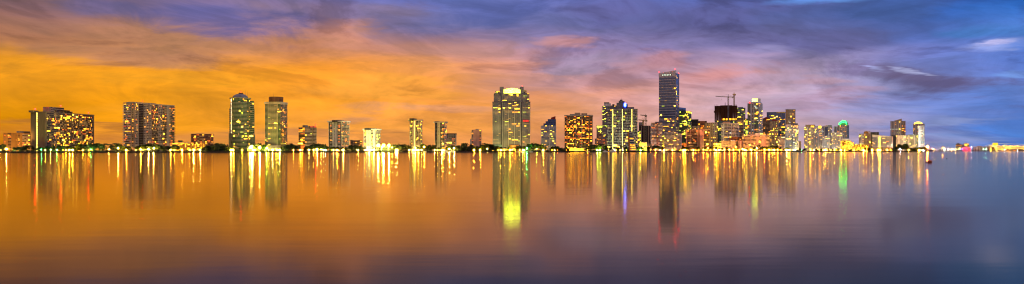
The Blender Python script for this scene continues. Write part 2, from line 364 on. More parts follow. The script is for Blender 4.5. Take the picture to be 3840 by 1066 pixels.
for q0, q1 in ((1853, 1877), (1959, 1984), (1889, 1950)):
    b.rings([(b.lx(q0, 1.5), 1.8), (b.lx(q1, 1.5), 1.8), (b.lx(q1, 1.5), 20), (b.lx(q0, 1.5), 20)], b.h, zt, n, .9, 'pale_grey', .28)
for q0, q1, tp in ((1858, 1876, 342), (1962, 1975, 338)):
    x0, x1, z2, poly = b.block('shoulder', q0, q1, tp, 4, 24, zb=zt); b.facade(0, 'gg', .5, YEL, zt, z2, 2, b.edge(0, poly))
z3 = zt
for q0, q1 in ((1874, 1889), (1951, 1964)):
    b.block('crown_pylon', q0, q1, 326, 2, 26, zb=z3)
cx0, cx1 = b.lx(1889, 3), b.lx(1951, 3); zc = b.lz(331, 20, 3); n = 12
top = [(cx0+(cx1-cx0)*j/n, zc-3.2+3.2*math.sin(math.pi*j/n)) for j in range(n+1)]
m = MB(); k = len(top)
for j in range(n):
    (xa, za), (xb, zb_) = top[j], top[j+1]
    m.face([(xa, 3, z3), (xb, 3, z3), (xb, 3, zb_), (xa, 3, za)], 'crown_light'); m.face([(xa, 3, za), (xb, 3, zb_), (xb, 9, zb_), (xa, 9, za)], 'grey')
emis('crown_light', (.7, 1, .28), 4.5, vary=.75, sample=True); m.build('crown', b.o)
b.block('roof', 1889, 1951, 334, 9, 18, zb=z3); b.beacon(cx1+4, 8, b.lz(326, 20, 4), r=.4)
for q in (1888, 1951): pass
x0, x1, zt2, poly = b.block('podium', 1852, 1882, 543, -12, 10, 'teal_wall', zb=0); b.facade(0, 'PPPP', 0, edge=b.edge(0, poly), z1=zt2)
e = b.edge(0); b.put('sign_panel', e, b.lx(1961), b.lx(1983), b.lz(458), b.lz(450), 'lit_red', 1.6)
x0, x1, zt2, poly = b.block('lobby', 1908, 1945, 544, -10, 9, 'yellow_wall', zb=0); b.facade(0, 'wPhhPw', .8, dict(lit_warm=4, lit_orange=3), 0, zt2, 2, b.edge(0, poly)); b.done(100)
# fin-topped tower
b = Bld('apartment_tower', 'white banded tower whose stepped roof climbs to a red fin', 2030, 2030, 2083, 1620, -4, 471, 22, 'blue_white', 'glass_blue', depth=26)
b.facade(0, 'bbbbbbPbbbb', .12, YEL, over=1.5, rail=.42, floorlit=.06)
zz = b.h
for q0, q1, tp in ((2038, 2083, 463), (2046, 2083, 455), (2054, 2083, 447)):
    x0, x1, z2, poly = b.block('setback_floor', q0, q1, tp, 1+(463-tp)*.1, 22, 'slate', zb=zz, win='dddd', lit=0); zz = z2
xf = b.lx(2083, 3); m = MB(); xa = b.lx(2066, 3); m.prism([(xa, 2), (xf, 2), (xf, 5), (xa, 5)], zz+.01, [zz+3, b.lz(436, xf, 3), b.lz(436, xf, 3), zz+3], 'red_roof'); m.build('fin', b.o); b.done(80)
# glowing dark tower
b = Bld('apartment_tower', 'dark tower full of orange windows with two pale ribs and flat cap', 2118, 2118, 2220, 1600, -5, 436, 26, 'brown', 'glass_brown', depth=28)
b.facade(0, 'bwbwbwwbpwwbbpwbwwbwPb', .42, dict(lit_warm=5, lit_yellow=3, lit_orange=5, lit_dim=5, lit_red=.25), over=1.6, balc='brown', piers='pale_grey', rail=.28)
b.cap(t=2.4, mat='concrete', out=.8); b.block('penthouse', 2137, 2158, 428, 4, 15, 'concrete'); b.block('penthouse', 2155, 2175, 423, 6, 12, 'tan'); b.block('penthouse', 2180, 2201, 425, 6, 12, 'tan'); b.done(100)
b = Bld('restaurant', 'low brightly lit waterfront restaurant at the foot of the orange-windowed tower', 2137, 2137, 2190, 1500, -3, 557, 2, 'cream', 'glass_dark', depth=14)
b.facade(0, 'hhphhhphh', .95, dict(lit_pale=1, lit_yellow=5)); b.cap(t=.8, out=2.5); b.block('sign_pylon', 2171, 2176, 550, 1, 3, 'yellow_wall'); b.done()
# tall tower behind the hotel
b = Bld('apartment_tower', 'tall grey balcony tower rising directly behind the white grid hotel', 2259, 2259, 2312, 1850, -4, 398, 44, 'grey', 'glass_dark', depth=30)
b.facade(0, 'bbbPwPbbPBBBBB', .18, GRN, over=1.4, balc='pale_grey'); b.block('penthouse', 2265, 2290, 388, 2, 14, 'white'); b.block('penthouse', 2265, 2284, 384, 16, 12, 'dark'); b.block('penthouse', 2290, 2311, 396, 3, 14, 'dark'); b.block('penthouse', 2296, 2304, 391, 4, 8, 'dark'); b.done(60)
b = Bld('office_block', 'pale block with a glowing yellow top floor left of the grid hotel', 2237, 2237, 2260, 1950, -4, 472, 20, 'cream', 'glass_green', depth=20)
b.facade(0, 'wwwwwww', .3, GRN); b.put('sign_panel', b.edge(0), 1, b.a-1, b.h-5, b.h-.5, 'lit_lime', .3); b.cap(t=.5); b.done(50)
for x, x2, tp, D, lab, w in ((2231, 2252, 521, 1800, 'small pinkish block behind the trees left of the grid hotel', 'pink'), (2252, 2275, 523, 1780, 'small maroon-and-cream block tucked against the grid hotel', 'pink'),
                            (2240, 2262, 504, 1900, 'squat pinkish block in front of the one with the yellow top', 'pink')):
    b = Bld('apartment_block', lab, x, x, x2, D, -3, tp, 9, w, 'glass_brown', depth=14); b.facade(0, 'wPwwPw', .3, ORG); b.cap(t=.6); b.done(24)
# grid hotel
b = Bld('hotel_tower', 'wide white grid hotel slab with three lit strips and a blue rooftop disc', 2278, 2278, 2390, 1640, -4, 411, 26, 'pale_grey', 'glass_dark', depth=26)
b.facade(0, 'wwwwLwwwwwwwLwwwwwwwLwwww', .08, YEL, wh=(.12, .9), ww=.09, floorlit=.01); b.cap(t=1, out=.4)
b.block('lift_housing', 2312, 2336, 386, 5, 14, 'slate'); b.block('lift_housing', 2320, 2341, 379, 6, 12, 'slate'); b.block('lift_housing', 2324, 2334, 374, 7, 9, 'slate')
b.block('lift_housing', 2341, 2353, 390, 5, 14, 'navy'); b.block('plant_room', 2353, 2377, 402, 5, 14, 'slate'); b.block('plant_room', 2280, 2312, 399, 5, 14, 'slate'); b.mast(b.lx(2330), 9, b.h+20, 6)
x, z = b.lx(2344, 5), b.lz(394, 40, 5); m = MB(); m.face([(x+3.0*math.cos(t*math.pi/8), 4.4, z+4.6*math.sin(t*math.pi/8)) for t in range(16)], 'beacon_blue')
m.build('logo_disc', b.o); m = MB(); m.face([(x+1.3*math.cos(t*math.pi/8), 4.1, z+2.6*math.sin(t*math.pi/8)) for t in range(16)], 'disc_white')
emis('disc_white', (.7, .85, 1), 8, vary=0); m.build('logo_mark', b.o); b.done(100)
# slanted glass building in front of hotel
b = Bld('sloping_building', 'small dark glass building with a steep sloping side in front of the grid hotel', 2353, 2353, 2386, 1560, -4, 566, 1, 'slate', depth=16, body=False)
m = MB(); xl, xr = b.lx(2354), b.lx(2371)
n = 10; zt = b.lz(493); 
q0, q1, q2, q3 = (b.lx(2361), 0), (b.lx(2386), 0), (b.lx(2370), zt), (b.lx(2355), zt)
m = MB(); m.v = [(q0[0], 0, 0), (q1[0], 0, 0), (q2[0], 0, zt), (q3[0], 0, zt), (q0[0], 16, 0), (q1[0], 16, 0), (q2[0], 16, zt), (q3[0], 16, zt)]
m.f = [(0, 1, 2, 3), (1, 5, 6, 2), (5, 4, 7, 6), (4, 0, 3, 7), (3, 2, 6, 7), (0, 4, 5, 1)]; m.mats = ['slate']; m.m = [0]*6; m.build('wall', b.o)
for k in range(9):
    t = k/9; xa = q0[0]+(q3[0]-q0[0])*t; xb = q1[0]+(q2[0]-q1[0])*t; z = zt*t
    link('balcony', unit_box('white'), b.o, (xa+2, -1.2, z+1), 0, (xb-xa-2, 1.19, 1.1))
    link('window', unit_quad('lit_warm' if k in (0, 1, 2, 5) else 'glass_blue'), b.o, (xa+2, -.1, z+2.3), 0, (xb-xa-3, 1, 2.))
m = MB(); m.v = [(q0[0]-1, -1.4, 0), (q0[0]+1.6, -1.4, 0), (q3[0]+1.6, -1.4, zt), (q3[0]-1, -1.4, zt), (q0[0]-1, 0, 0), (q0[0]+1.6, 0, 0), (q3[0]+1.6, 0, zt), (q3[0]-1, 0, zt)]
m.f = [(0, 1, 2, 3), (1, 5, 6, 2), (4, 0, 3, 7), (3, 2, 6, 7)]; m.mats = ['orange']; m.m = [0]*4; m.build('side_rib', b.o)
# between hotel and skyscraper
def simple(kind, label, x0, x2, D, top, n, wm, gm, style, lit, pal, cap=40, depth=20, rel=-3, **k):
    b = Bld(kind, label, x0, x0, x2, D, rel, top, n, wm, gm, depth=depth); b.facade(0, style, lit, pal, **k); b.cap(t=.8, out=.5); return b
simple('office_tower', 'slim lime-lit tower just right of the white grid hotel', 2389, 2404, 1800, 492, 18, 'cream', 'glass_green', 'wgwgw', .7, GRN).done(40)
simple('office_tower', 'pale grey tower behind the two yellow cranes', 2395, 2410, 2100, 460, 24, 'pale_grey', 'glass_grey', 'hhh', 0.05, YEL).done(30)
b = simple('unfinished_building', 'brown concrete frame building under construction below the yellow cranes', 2397, 2440, 1900, 473, 18, 'rust', 'glass_dark', 'dpdpddpd', 0.03, ORG, over=.5, piers='tan'); b.done(30)
simple('lit_pavilion', 'low white floodlit pavilion right of the sloping glass building', 2399, 2425, 1600, 534, 2, 'white', 'glass_green', 'ggpggpgg', .95, dict(lit_yellow=2, lit_lime=3)).done()
simple('apartment_block', 'small tan block between the white pavilion and the pink round-cornered tower', 2424, 2444, 1640, 541, 4, 'tan', 'glass_brown', 'wPwP', 0.25, ORG).done(20)
b = simple('apartment_tower', 'cream and pink banded tower standing left of the tall blue skyscraper', 2442, 2482, 1700, 462, 20, 'pink', 'glass_brown', 'bbPbbwwPbbb', 0.12, WARM, 60, 22, over=1.2, balc='white', rail=.5)
b.block('penthouse', 2456, 2471, 457, 4, 8, 'slate'); b.done(60)
# blue skyscraper
b = Bld('skyscraper', 'tallest blue-glass skyscraper with a pale crown and white floor lines', 2471, 2533, 2546, 1900, 72, 274, 62, 'slate', 'glass_azure')
b.facade(3, 'gggggggggggg', 0.02, YEL, floorlit=.0, run=.35, z0=b.h*.42, nfl=34); b.facade(0, 'pgggp', 0.06, YEL, piers='grey')
b.facade(3, 'gggggggggggg', .13, dict(lit_warm=3, lit_yellow=2, lit_dim=6), z0=0, z1=b.h*.42, nfl=26, run=.25)
e = b.edge(3)
for k in range(26): b.put('floor_band', e, 0, e[2], k*b.h*.42/26, k*b.h*.42/26+1.0, 'white', .004, .5)
for k in range(17): b.put('floor_band', e, 0, e[2], b.h*(.42+k*.56/17), b.h*(.42+k*.56/17)+.9, 'blue_white', .004, .5)
m = MB(); m.prism([(0, 0), (8, 0), (8, b.b), (0, b.b)], b.h+.003, [b.h+6.5, b.h+6.5, b.h+1.5, b.h+1.5], 'blue_white'); m.build('crown', b.o)
m = MB(); m.prism([(0, 0), (8, 0), (8, b.b), (0, b.b)], b.h-7, b.h-.003, 'blue_white'); 
b.put('crown', e, -.3, e[2]+.3, b.h-8, b.h+.5, 'blue_white', .2, .8); b.put('crown_band', e, 8, e[2]*.78, b.h-6.5, b.h-1.8, 'dark', 1.1)
for k in range(6): b.put('crown_lamp', e, 9+k*4.0, 11.6+k*4.0, b.h-5.5, b.h-2.6, 'lit_cool', 1.3)  # lit slots standing for the crown's unreadable sign
b.beacon(.5, b.b-1, b.h+2, r=1.); b.beacon(.5, 1, b.h+6.5, r=1.); b.beacon(b.a-.5, .5, b.h, r=.8); b.done(100)
# low white building in front
b = simple('apartment_block', 'white and grey balcony block at the foot of the blue skyscraper', 2491, 2540, 1690, 499, 15, 'blue_white', 'glass_grey', 'bbwbbbwbbwbb', 0.09, YEL, 60, 24, over=1., balc='white', rail=.36)
b.block('penthouse', 2513, 2528, 496, 3, 9, 'slate'); x0, x1, zt, poly = b.block('side_wing', 2540, 2556, 501, 4, 18, zb=0); b.facade(0, 'bbb', 0.09, YEL, 0, zt, 15, b.edge(0, poly)); b.done(60)
simple('office_tower', 'slim yellow-lit building wedged between the pink banded tower and the white balcony block', 2480, 2493, 1780, 506, 14, 'cream', 'glass_green', 'hhh', .6, GRN).done(20)
# green tower
b = Bld('office_tower', 'green-glass office tower right behind the blue skyscraper', 2545, 2577, 2593, 2050, 66, 418, 34, 'teal_wall', 'glass_green')
b.facade(3, 'gggggggg', 0.10, GRN, floorlit=.08, run=.6); b.facade(0, 'gggg', 0.15, GRN, floorlit=.1, gm='glass_teal'); b.cap(t=1, out=.3, mat='teal_wall'); b.block('upper_tier', 2546, 2572, 404, b.b*.5, 14, 'glass_blue'); b.put('sign_panel', b.edge(0), 3, b.a-1, b.h-2.5, b.h-.6, 'lit_yellow', .3); b.done(100)
simple('office_tower', 'dark flat-topped tower right of the green-glass office tower', 2592, 2618, 2250, 449, 24, 'dark', 'glass_dark', 'hhhhh', 0.07, YEL).done(30)
simple('apartment_block', 'cream block with small windows behind the brown waterfront block', 2596, 2622, 1950, 474, 14, 'cream', 'glass_brown', 'wPwwPw', 0.22, WARM).done(30)
b = simple('apartment_block', 'orange-painted block with a stepped roof on the skyline', 2616, 2651, 2000, 463, 14, 'orange', 'glass_brown', 'PwPwbbwP', 0.22, WARM); b.block('upper_tier', 2618, 2650, 454, 3, 14, 'orange', win='dPPd', lit=0); b.done(30)
b = Bld('apartment_block', 'tall blank-sided cream block with yellow-washed flank left of the unfinished tower', 2643, 2674, 2692, 1850, 50, 461, 18, 'cream', 'glass_brown')
b.facade(3, 'PwPwPwPPwP', 0.06, WARM); b.facade(0, 'wPwwPw', 0.19, YEL); b.cap(t=.9, out=.3); b.done(40)
b = Bld('apartment_block', 'dark brown waterfront block with two blank pinkish end walls', 2574, 2574, 2661, 1740, -4, 489, 14, 'brown', 'glass_brown', depth=26)
b.facade(0, 'PBBpBBBBBppPPPpBBBBBB', 0.14, ORG, balc='brown', piers='pink'); b.cap(t=1.6, out=.5, mat='tan'); b.block('end_wall', 2624, 2639, 486, -1.2, 1.19, 'pink', zb=0); b.block('end_wall', 2573, 2576, 487, -1.2, 1.19, 'pink', zb=0); b.block('penthouse', 2602, 2632, 484, 4, 10, 'tan'); b.done(60)
simple('annex', 'low orange-lit annex between the white balcony block and the brown block', 2557, 2575, 1730, 538, 4, 'yellow_wall', 'glass_brown', 'hPhP', .6, ORG).done(10)
# unfinished tower
b = Bld('unfinished_tower', 'tall rust-red unfinished tower with bare floors and scaffold masts', 2680, 2680, 2763, 2000, -3, 454, 34, 'teal_wall', 'glass_teal', depth=34)
b.facade(0, 'BBBBBpBBBB', 0.04, GRN); z0 = b.h; zt = b.lz(399); n = 15
for k in range(n+1):
    ext = 2.5 if k in (9, 10) else .8; m = MB(); m.box(-ext, -ext, 0, b.a+ext, 34, .9, 'rust')
    m.build('floor_slab', b.o, (0, 0, z0+.1+(zt-z0)*k/n))
for j in range(11):
    for y in (1, 14):
        link('column', unit_box('rust'), b.o, (.3+j*(b.a-1.8)/10, y, z0+1), 0, (1.2, 1.2, zt-z0-1))
x0, x1 = b.lx(2700), b.lx(2745); link('core_wall', unit_box('rust'), b.o, (x0, 16, z0+1), 0, (x1-x0, 10, zt-z0+2))
for k in range(14): link('window', unit_quad('lit_yellow' if k % 3 else 'lit_orange'), b.o, (b.lx(2707)+k*2.7, .9, z0+2), 0, (1.9, 1, 4.6))
for k, px in enumerate((2681, 2686, 2692, 2757, 2761)): m = MB(); x = b.lx(px); m.tube((x, -1.5, z0), (x, -1.5, zt+5), .35, .3, 'rust', 4); m.build('scaffold_mast', b.o)
m = MB(); x = b.lx(2719); m.tube((x, 8, zt), (x, 8, zt+10), .9, .6, 'slate', 5); m.build('hoist', b.o); b.done(40)
b = simple('apartment_tower', 'green-tinted tower just right of the unfinished tower', 2763, 2794, 2150, 406, 34, 'teal_wall', 'glass_green', 'bbpPpbbb', 0.19, GRN, over=.8, balc='blue_white'); b.block('penthouse', 2768, 2786, 402, 3, 8, 'teal_wall'); b.done(50)
b = simple('apartment_tower', 'slim cream tower in front of the green-tinted one', 2767, 2788, 1950, 437, 24, 'cream', 'glass_brown', 'bbwbb', 0.07, YEL, over=.5); b.block('penthouse', 2770, 2784, 433, 3, 8, 'slate'); b.done(30)
simple('office_tower', 'narrow lime-lit tower between the slim cream tower and the bright-crowned one', 2785, 2803, 2200, 446, 26, 'olive', 'glass_green', 'hhpwh', .8, GRN).done(50)
b = simple('apartment_block', 'white mid-height block with vertical ribs in front of the unfinished tower', 2704, 2771, 1850, 465, 19, 'white', 'glass_grey', 'wwPpbbpbbpbbpbbp', 0.09, MIX, 70, 24); b.block('penthouse', 2710, 2738, 457, 3, 8, 'pink'); b.block('penthouse', 2738, 2758, 461, 4, 8, 'teal_wall'); b.done(60)
# bright crown tower
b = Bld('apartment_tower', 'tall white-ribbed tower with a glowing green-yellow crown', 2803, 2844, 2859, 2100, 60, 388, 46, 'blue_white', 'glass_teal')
b.facade(3, 'gggpPPgpPgggg', 0.17, MIX, run=.6); b.facade(0, 'bbbb', 0.09, MIX, over=1); b.cap(t=1, out=.3)
m = MB(); m.box(1.5, 2, b.h+1.01, b.a-1.5, b.b-3, b.h+4.5, 'blue_white'); m.build('setback_floor', b.o)
y0, y1 = b.ly(2841, 2), b.ly(2820, 2); zt = b.lz(370, 2, (y0+y1)/2); poly = [(2, y0), (b.a-3, y0), (b.a-3, y1), (2, y1)]
m = MB(); m.prism(poly, b.h+4.51, zt, 'white'); m.build('crown', b.o); e = b.edge(3, poly)
for k in range(5): b.put('crown_panel', e, .6+k*e[2]/5, (k+1)*e[2]/5-.4, b.h+5.2, zt-.7, 'crown_lime', .2)
b.beacon(-1, b.b*.8, b.h+1, r=.7); b.done(100)
# front pink row
b = simple('apartment_block', 'low pink arcaded block on the promenade below the white ribbed block', 2704, 2785, 1740, 530, 8, 'pink', 'glass_brown', 'wwwwwwwPPwddwPd', 0.06, ORG, 50, 20, rel=-5)
b.block('penthouse', 2740, 2756, 526, 3, 8, 'blue_white'); x0, x1, zt, poly = b.block('portico', 2752, 2766, 548, -6, 6, 'yellow_wall', zb=0); b.facade(0, 'hhh', .9, WARM, 0, zt, 2, b.edge(0, poly)); b.done(50)
b = Bld('apartment_block', 'long pink hotel block with striped balconies below the bright-crowned tower', 2784, 2784, 2884, 1790, -4, 511, 11, 'pink', 'glass_brown', depth=24)
b.facade(0, 'bbbbbbPbbbbPPPbbPPPPPwbb', 0.12, WARM, balc='cream', over=.8, piers='orange'); b.cap(t=1, out=1.2, mat='white'); b.block('penthouse', 2800, 2872, 505, 3, 12, 'pink'); b.block('penthouse', 2832, 2848, 501, 4, 8, 'blue_white'); b.done(80)
simple('apartment_block', 'long orange terrace stepping up behind the pink arcaded block', 2734, 2790, 1830, 516, 10, 'orange', 'glass_brown', 'wwwwwwwwPP', 0.12, WARM).done(30)
simple('arcade', 'brilliant yellow-lit low arcade behind the orange street lamps', 2676, 2704, 1800, 536, 3, 'yellow_wall', 'glass_brown', 'wgwgwgwg', .95, dict(lit_yellow=4, lit_pale=2)).done(20)
# red roofed pair
def gable(b, px0, px1, pyb, pyt, y, dep, mat='red_roof'):
    x0, x1 = b.lx(px0, y), b.lx(px1, y); z0, z1 = b.lz(pyb, x0, y), b.lz(pyt, x0, y); xm = (x0+x1)/2; m = MB()
    m.v = [(x0, y, z0), (x1, y, z0), (xm, y, z1), (x0, y+dep, z0), (x1, y+dep, z0), (xm, y+dep, z1)]
    m.f = [(0, 1, 2), (3, 5, 4), (0, 2, 5, 3), (1, 4, 5, 2), (0, 3, 4, 1)]; m.mats = [mat]; m.m = [0]*5; m.build('roof', b.o)
b = simple('apartment_tower', 'brown tower with a pointed red gable roof', 2860, 2887, 1960, 447, 26, 'brown', 'glass_brown', 'bbbwbbb', 0.12, WARM, over=.8, balc='tan'); gable(b, 2859, 2887, 446, 439, -1, 20); b.done(50)
b = simple('apartment_tower', 'gold-lit tan tower with twin small red gables beside the pointed red roof', 2886, 2917, 1950, 454, 26, 'tan', 'glass_brown', 'wwPwwPwww', 0.25, YEL); gable(b, 2894, 2904, 453, 445, -1, 14); gable(b, 2902, 2916, 454, 449, -1, 14); b.done(60)
b = Bld('office_tower', 'wide blue-grey grid tower behind the red-gabled towers', 2875, 2875, 2944, 2250, -4, 422, 40, 'slate', 'glass_azure', depth=24)
b.facade(0, 'gggpgggpgggpgggpggg', 0.06, YEL, piers='grey', run=.7, floorlit=.04); b.cap(t=.8, out=.3); b.done(80)
b = Bld('apartment_tower', 'beige tower densely dotted with yellow windows above the curved glass one', 2946, 2953, 2983, 2150, 25, 412, 34, 'tan', 'glass_grey')
b.facade(0, 'wwwwwwww', 0.26, MIX); b.facade(3, 'PP', 0); b.cap(t=1.6, out=.3, mat='grey'); b.done(90)
b = Bld('apartment_tower', 'glassy tower with white ribs and a dark round rooftop tank', 2945, 2945, 2993, 1850, -4, 472, 26, 'blue_white', 'glass_teal', depth=22)
b.facade(0, 'bbpgpbbpggpbbgpgg', 0.22, MIX); b.cap(t=.8, out=.4); m = MB(); x = b.lx(2983, 6); m.tube((x, 7, b.h+.5), (x, 7, b.h+6), 5.2, 5.2, 'slate', 12); m.build('tank', b.o); b.block('penthouse', 2947, 2965, 467, 3, 9, 'blue_white'); b.done(90)
simple('apartment_block', 'small white balcony block at the foot of the curved glass tower', 2920, 2943, 1800, 514, 12, 'blue_white', 'glass_grey', 'bbwbb', 0.09, MIX, balc='white').done(30)
simple('apartment_block', 'tiny pale block alone right of the glassy ribbed tower', 2993, 3003, 2000, 531, 9, 'cream', 'glass_brown', 'www', 0.06, MIX).done(10)
# right cluster
b = simple('apartment_tower', 'cream tower with white ribs and brown top at the left of its cluster', 3016, 3053, 2080, 478, 27, 'white', 'glass_brown', 'bbpPpbbpPpbb', 0.22, YEL, 80, 24, over=.5); b.block('penthouse', 3020, 3056, 468, 2, 14, 'tan'); x0, x1, zt, poly = b.block('roof_lantern', 3041, 3052, 472, -.5, 2.4, 'yellow_wall'); b.facade(0, 'gg', 1, dict(lit_yellow=1), b.h, zt, 1, b.edge(0, poly)); b.done(80)
b = simple('apartment_tower', 'middle pale tower with a gold lantern corner in the white cluster', 3053, 3084, 2120, 483, 26, 'blue_white', 'glass_grey', 'wwpwwPwwpww', 0.19, MIX, 80, 22); b.block('penthouse', 3056, 3068, 473, 3, 10, 'blue_white'); x0, x1, zt, poly = b.block('roof_lantern', 3069, 3080, 471, 1, 5, 'yellow_wall'); b.facade(0, 'gg', 1, dict(lit_yellow=1), b.h, zt, 1, b.edge(0, poly)); b.done(60)
b = simple('apartment_tower', 'bluish-white tower with a bright roof slab beside the gold lantern tower', 3082, 3120, 2160, 476, 28, 'blue_white', 'glass_blue', 'wwwpddddpwwww', 0.17, MIX, 80, 22); b.block('penthouse', 3104, 3119, 470, 3, 10, 'teal_wall'); m = MB(); xa, xb = b.lx(3082, 2), b.lx(3103, 2); m.prism([(xa, 1), (xb, 1), (xb, 14), (xa, 14)], b.h+.9, [b.h+1.5, b.h+5, b.h+5, b.h+1.5], 'white'); m.build('roof_slab', b.o); b.done(60)
simple('apartment_block', 'low bluish block in the middle front of the white tower cluster', 3085, 3111, 2000, 511, 16, 'blue_white', 'glass_blue', 'wpwwpww', 0.19, MIX).done(40)
b = simple('apartment_block', 'brownish block with pink penthouse in front of the green-crowned tower', 3118, 3158, 2020, 499, 18, 'white', 'glass_grey', 'wwwpwwwpwwwPww', 0.15, MIX, 60, 20); b.block('penthouse', 3121, 3126, 493, 3, 8, 'white'); b.done(60)
b = simple('apartment_tower', 'slim white tower just left of the green-crowned one', 3126, 3145, 2250, 477, 26, 'blue_white', 'glass_teal', 'PwwPww', 0.19, MIX); b.block('penthouse', 3128, 3140, 474, 3, 8, 'white'); b.done(40)
b = Bld('apartment_tower', 'white tower whose curved crown is traced in green light', 3141, 3176, 3184, 2200, 60, 470, 30, 'blue_white', 'glass_teal')
b.facade(3, 'wwPwwpPwwPww', 0.19, MIX); b.facade(0, 'ddd', .1); b.cap(t=.6, out=.3); emis('neon_green', (.03, 1, .22), 9, vary=.3)
pts = [(3147, 463), (3151, 459), (3156, 456), (3161, 453), (3165, 455), (3169, 453), (3173, 457), (3176, 463)]
P0 = []
for px, py in pts: y = b.ly(px, 1.5); P0.append((1.5, y, b.lz(py, 1.5, y)))
m = MB()
for p, q in zip(P0, P0[1:]):
    m.face([(1.5, p[1], b.h+.62), (1.5, q[1], b.h+.62), q, p], 'teal_wall'); m.face([p, q, (7.5, q[1], q[2]), (7.5, p[1], p[2])], 'teal_wall'); m.face([(7.5, q[1], b.h+.62), (7.5, p[1], b.h+.62), (7.5, p[1], p[2]), (7.5, q[1], q[2])], 'teal_wall')
m.build('crown', b.o)
for off in (0, -4.5):
    m = MB()
    for p, q in zip(P0, P0[1:]): m.tube((.7, p[1], p[2]+off), (.7, q[1], q[2]+off*.8), .45, .45, 'neon_green', 5)
    m.build('neon_tube', b.o)
b.done(70)
b = simple('office_building', 'yellow-lit rounded office building with a pale blue roof', 3152, 3192, 1920, 530, 9, 'yellow_wall', 'glass_brown', 'hhphhphh', .8, dict(lit_yellow=5, lit_pale=.5, lit_warm=6), 60, 22); b.block('upper_tier', 3154, 3186, 526, 2, 14, 'cream'); m = MB(); xa, xb = b.lx(3153, 2), b.lx(3190, 2); m.ball(((xa+xb)/2, 10, b.lz(526, 0, 2)), ((xb-xa)/2, 9, 5), 'blue_white', 12, 4, half=True); m.build('roof', b.o)
x0, x1, zt, poly = b.block('side_wing', 3190, 3201, 534, 2, 14, zb=0); b.facade(0, 'wwww', .7, YEL, 0, zt, 7, b.edge(0, poly)); b.done(50)
b = simple('office_building', 'long low yellow-lit building with a blue hipped roof by the water', 3188, 3256, 1960, 545, 5, 'yellow_wall', 'glass_brown', 'wwwwwwwwwwwwwwww', .6, dict(lit_yellow=4, lit_warm=3), 60, 20); b.block('upper_tier', 3202, 3250, 541, 2, 12, 'cream', win='wwwwwwwwwwww', lit=.5, pal=YEL); gable(b, 3214, 3240, 541, 537, 1, 12, 'blue_white'); b.done(60)
b = simple('apartment_tower', 'tan tower with a glowing rounded turret left of the white curved block', 3221, 3243, 2150, 503, 16, 'white', 'glass_brown', 'wwPww', 0.22, YEL, over=0); 
x0, x1, zt, poly = b.block('front_wing', 3241, 3264, 501, -3, 20, 'cream', zb=0); b.facade(0, 'wwwww', 0.22, YEL, 0, zt, 17, b.edge(0, poly)); m = MB(); m.ball(((x0+x1)/2-3, 5, zt), (7, 6, 7.5), 'yellow_wall', 10, 4, half=True); m.build('turret', b.o); b.block('roof_lantern', 3244, 3264, 492, 2, 8, 'blue_white'); b.done(70)
simple('apartment_tower', 'narrow olive tower with a blue top behind the white curved block', 3262, 3295, 2300, 497, 18, 'olive', 'glass_green', 'wwwwPw', 0.12, GRN).done(30)
b = Bld('apartment_block', 'bright white block with a roofline that dips gently to the right', 3271, 3271, 3347, 2050, -4, 514, 13, 'white', 'glass_blue', depth=20)
b.facade(0, 'bbbbPppPbbbbbbbbbb', 0.17, MIX, balc='white', rail=.4); m = MB(); m.prism([(0, 0), (b.a, 0), (b.a, 20), (0, 20)], b.h+.003, [b.lz(505), b.h+.8, b.h+.8, b.lz(505)], 'white'); m.build('roof', b.o)
e = b.edge(0); x = b.lx(3297); b.put('light_strip', e, x, x+2.2, 4, b.h, 'lit_pale', .9); b.done(80)
x0, x1, zt, poly = b.block('podium', 3266, 3347, 553, -6, 6, 'tan', zb=0); 
b = simple('apartment_tower', 'tall pinkish tower with a curved pale roof behind the dark trees', 3339, 3382, 2300, 456, 32, 'white', 'glass_grey', 'wPwpwPwpwwPpwPw', 0.11, MIX, 80, 24, balc='cream', over=.8)
x0, x1, zt, poly = b.block('side_wing', 3382, 3395, 454, -1, 20, 'pink', zb=0); b.facade(0, 'bbwb', 0.19, WARM, 0, zt, 32, b.edge(0, poly)); m = MB(); xa, xb = b.lx(3352, 1), b.lx(3381, 1); m.prism([(xa, 1), (xb, 1), (xb, 16), (xa, 16)], b.h+.81, [b.h+2, b.h+8, b.h+8, b.h+2], 'cream'); m.build('roof_fin', b.o); b.done(80)
simple('apartment_block', 'dark block right of the bright white curved one', 3343, 3361, 2120, 508, 15, 'dark', 'glass_dark', 'ddPdd', 0.06, WARM).done(20)
simple('apartment_block', 'olive block behind the tallest clump of dark trees', 3360, 3397, 2080, 509, 14, 'cream', 'glass_teal', 'wwPPwwwPww', 0.15, YEL).done(50)
b = simple('apartment_block', 'olive-green block left of the gold-topped blue tower', 3397, 3441, 2090, 508, 14, 'cream', 'glass_green', 'wwwPbbwwPwww', 0.19, YEL); b.block('penthouse', 3403, 3430, 505, 3, 10, 'teal_wall'); b.done(50)
b = simple('apartment_tower', 'last tall tower on the point with a glowing gold arched roof', 3424, 3466, 2250, 466, 30, 'white', 'glass_grey', 'wwPpwwPwPPww', 0.15, MIX, 80, 24, over=.6); xa, xb = b.lx(3426, 2), b.lx(3460, 2); m = MB(); emis('gold_roof_glow', (1, .6, .1), 2.4, vary=.5); m.ball(((xa+xb)/2, 9, b.h+.8), ((xb-xa)/2, 9, 7), 'gold_roof_glow', 12, 4, half=True); m.build('roof_dome', b.o); b.done(60)
b = simple('apartment_tower', 'bluish-white slab in front of the gold-roofed tower', 3442, 3466, 2050, 473, 26, 'blue_white', 'glass_teal', 'wPPwbb', 0.25, MIX, 60, 20, over=.4); b.done(60)
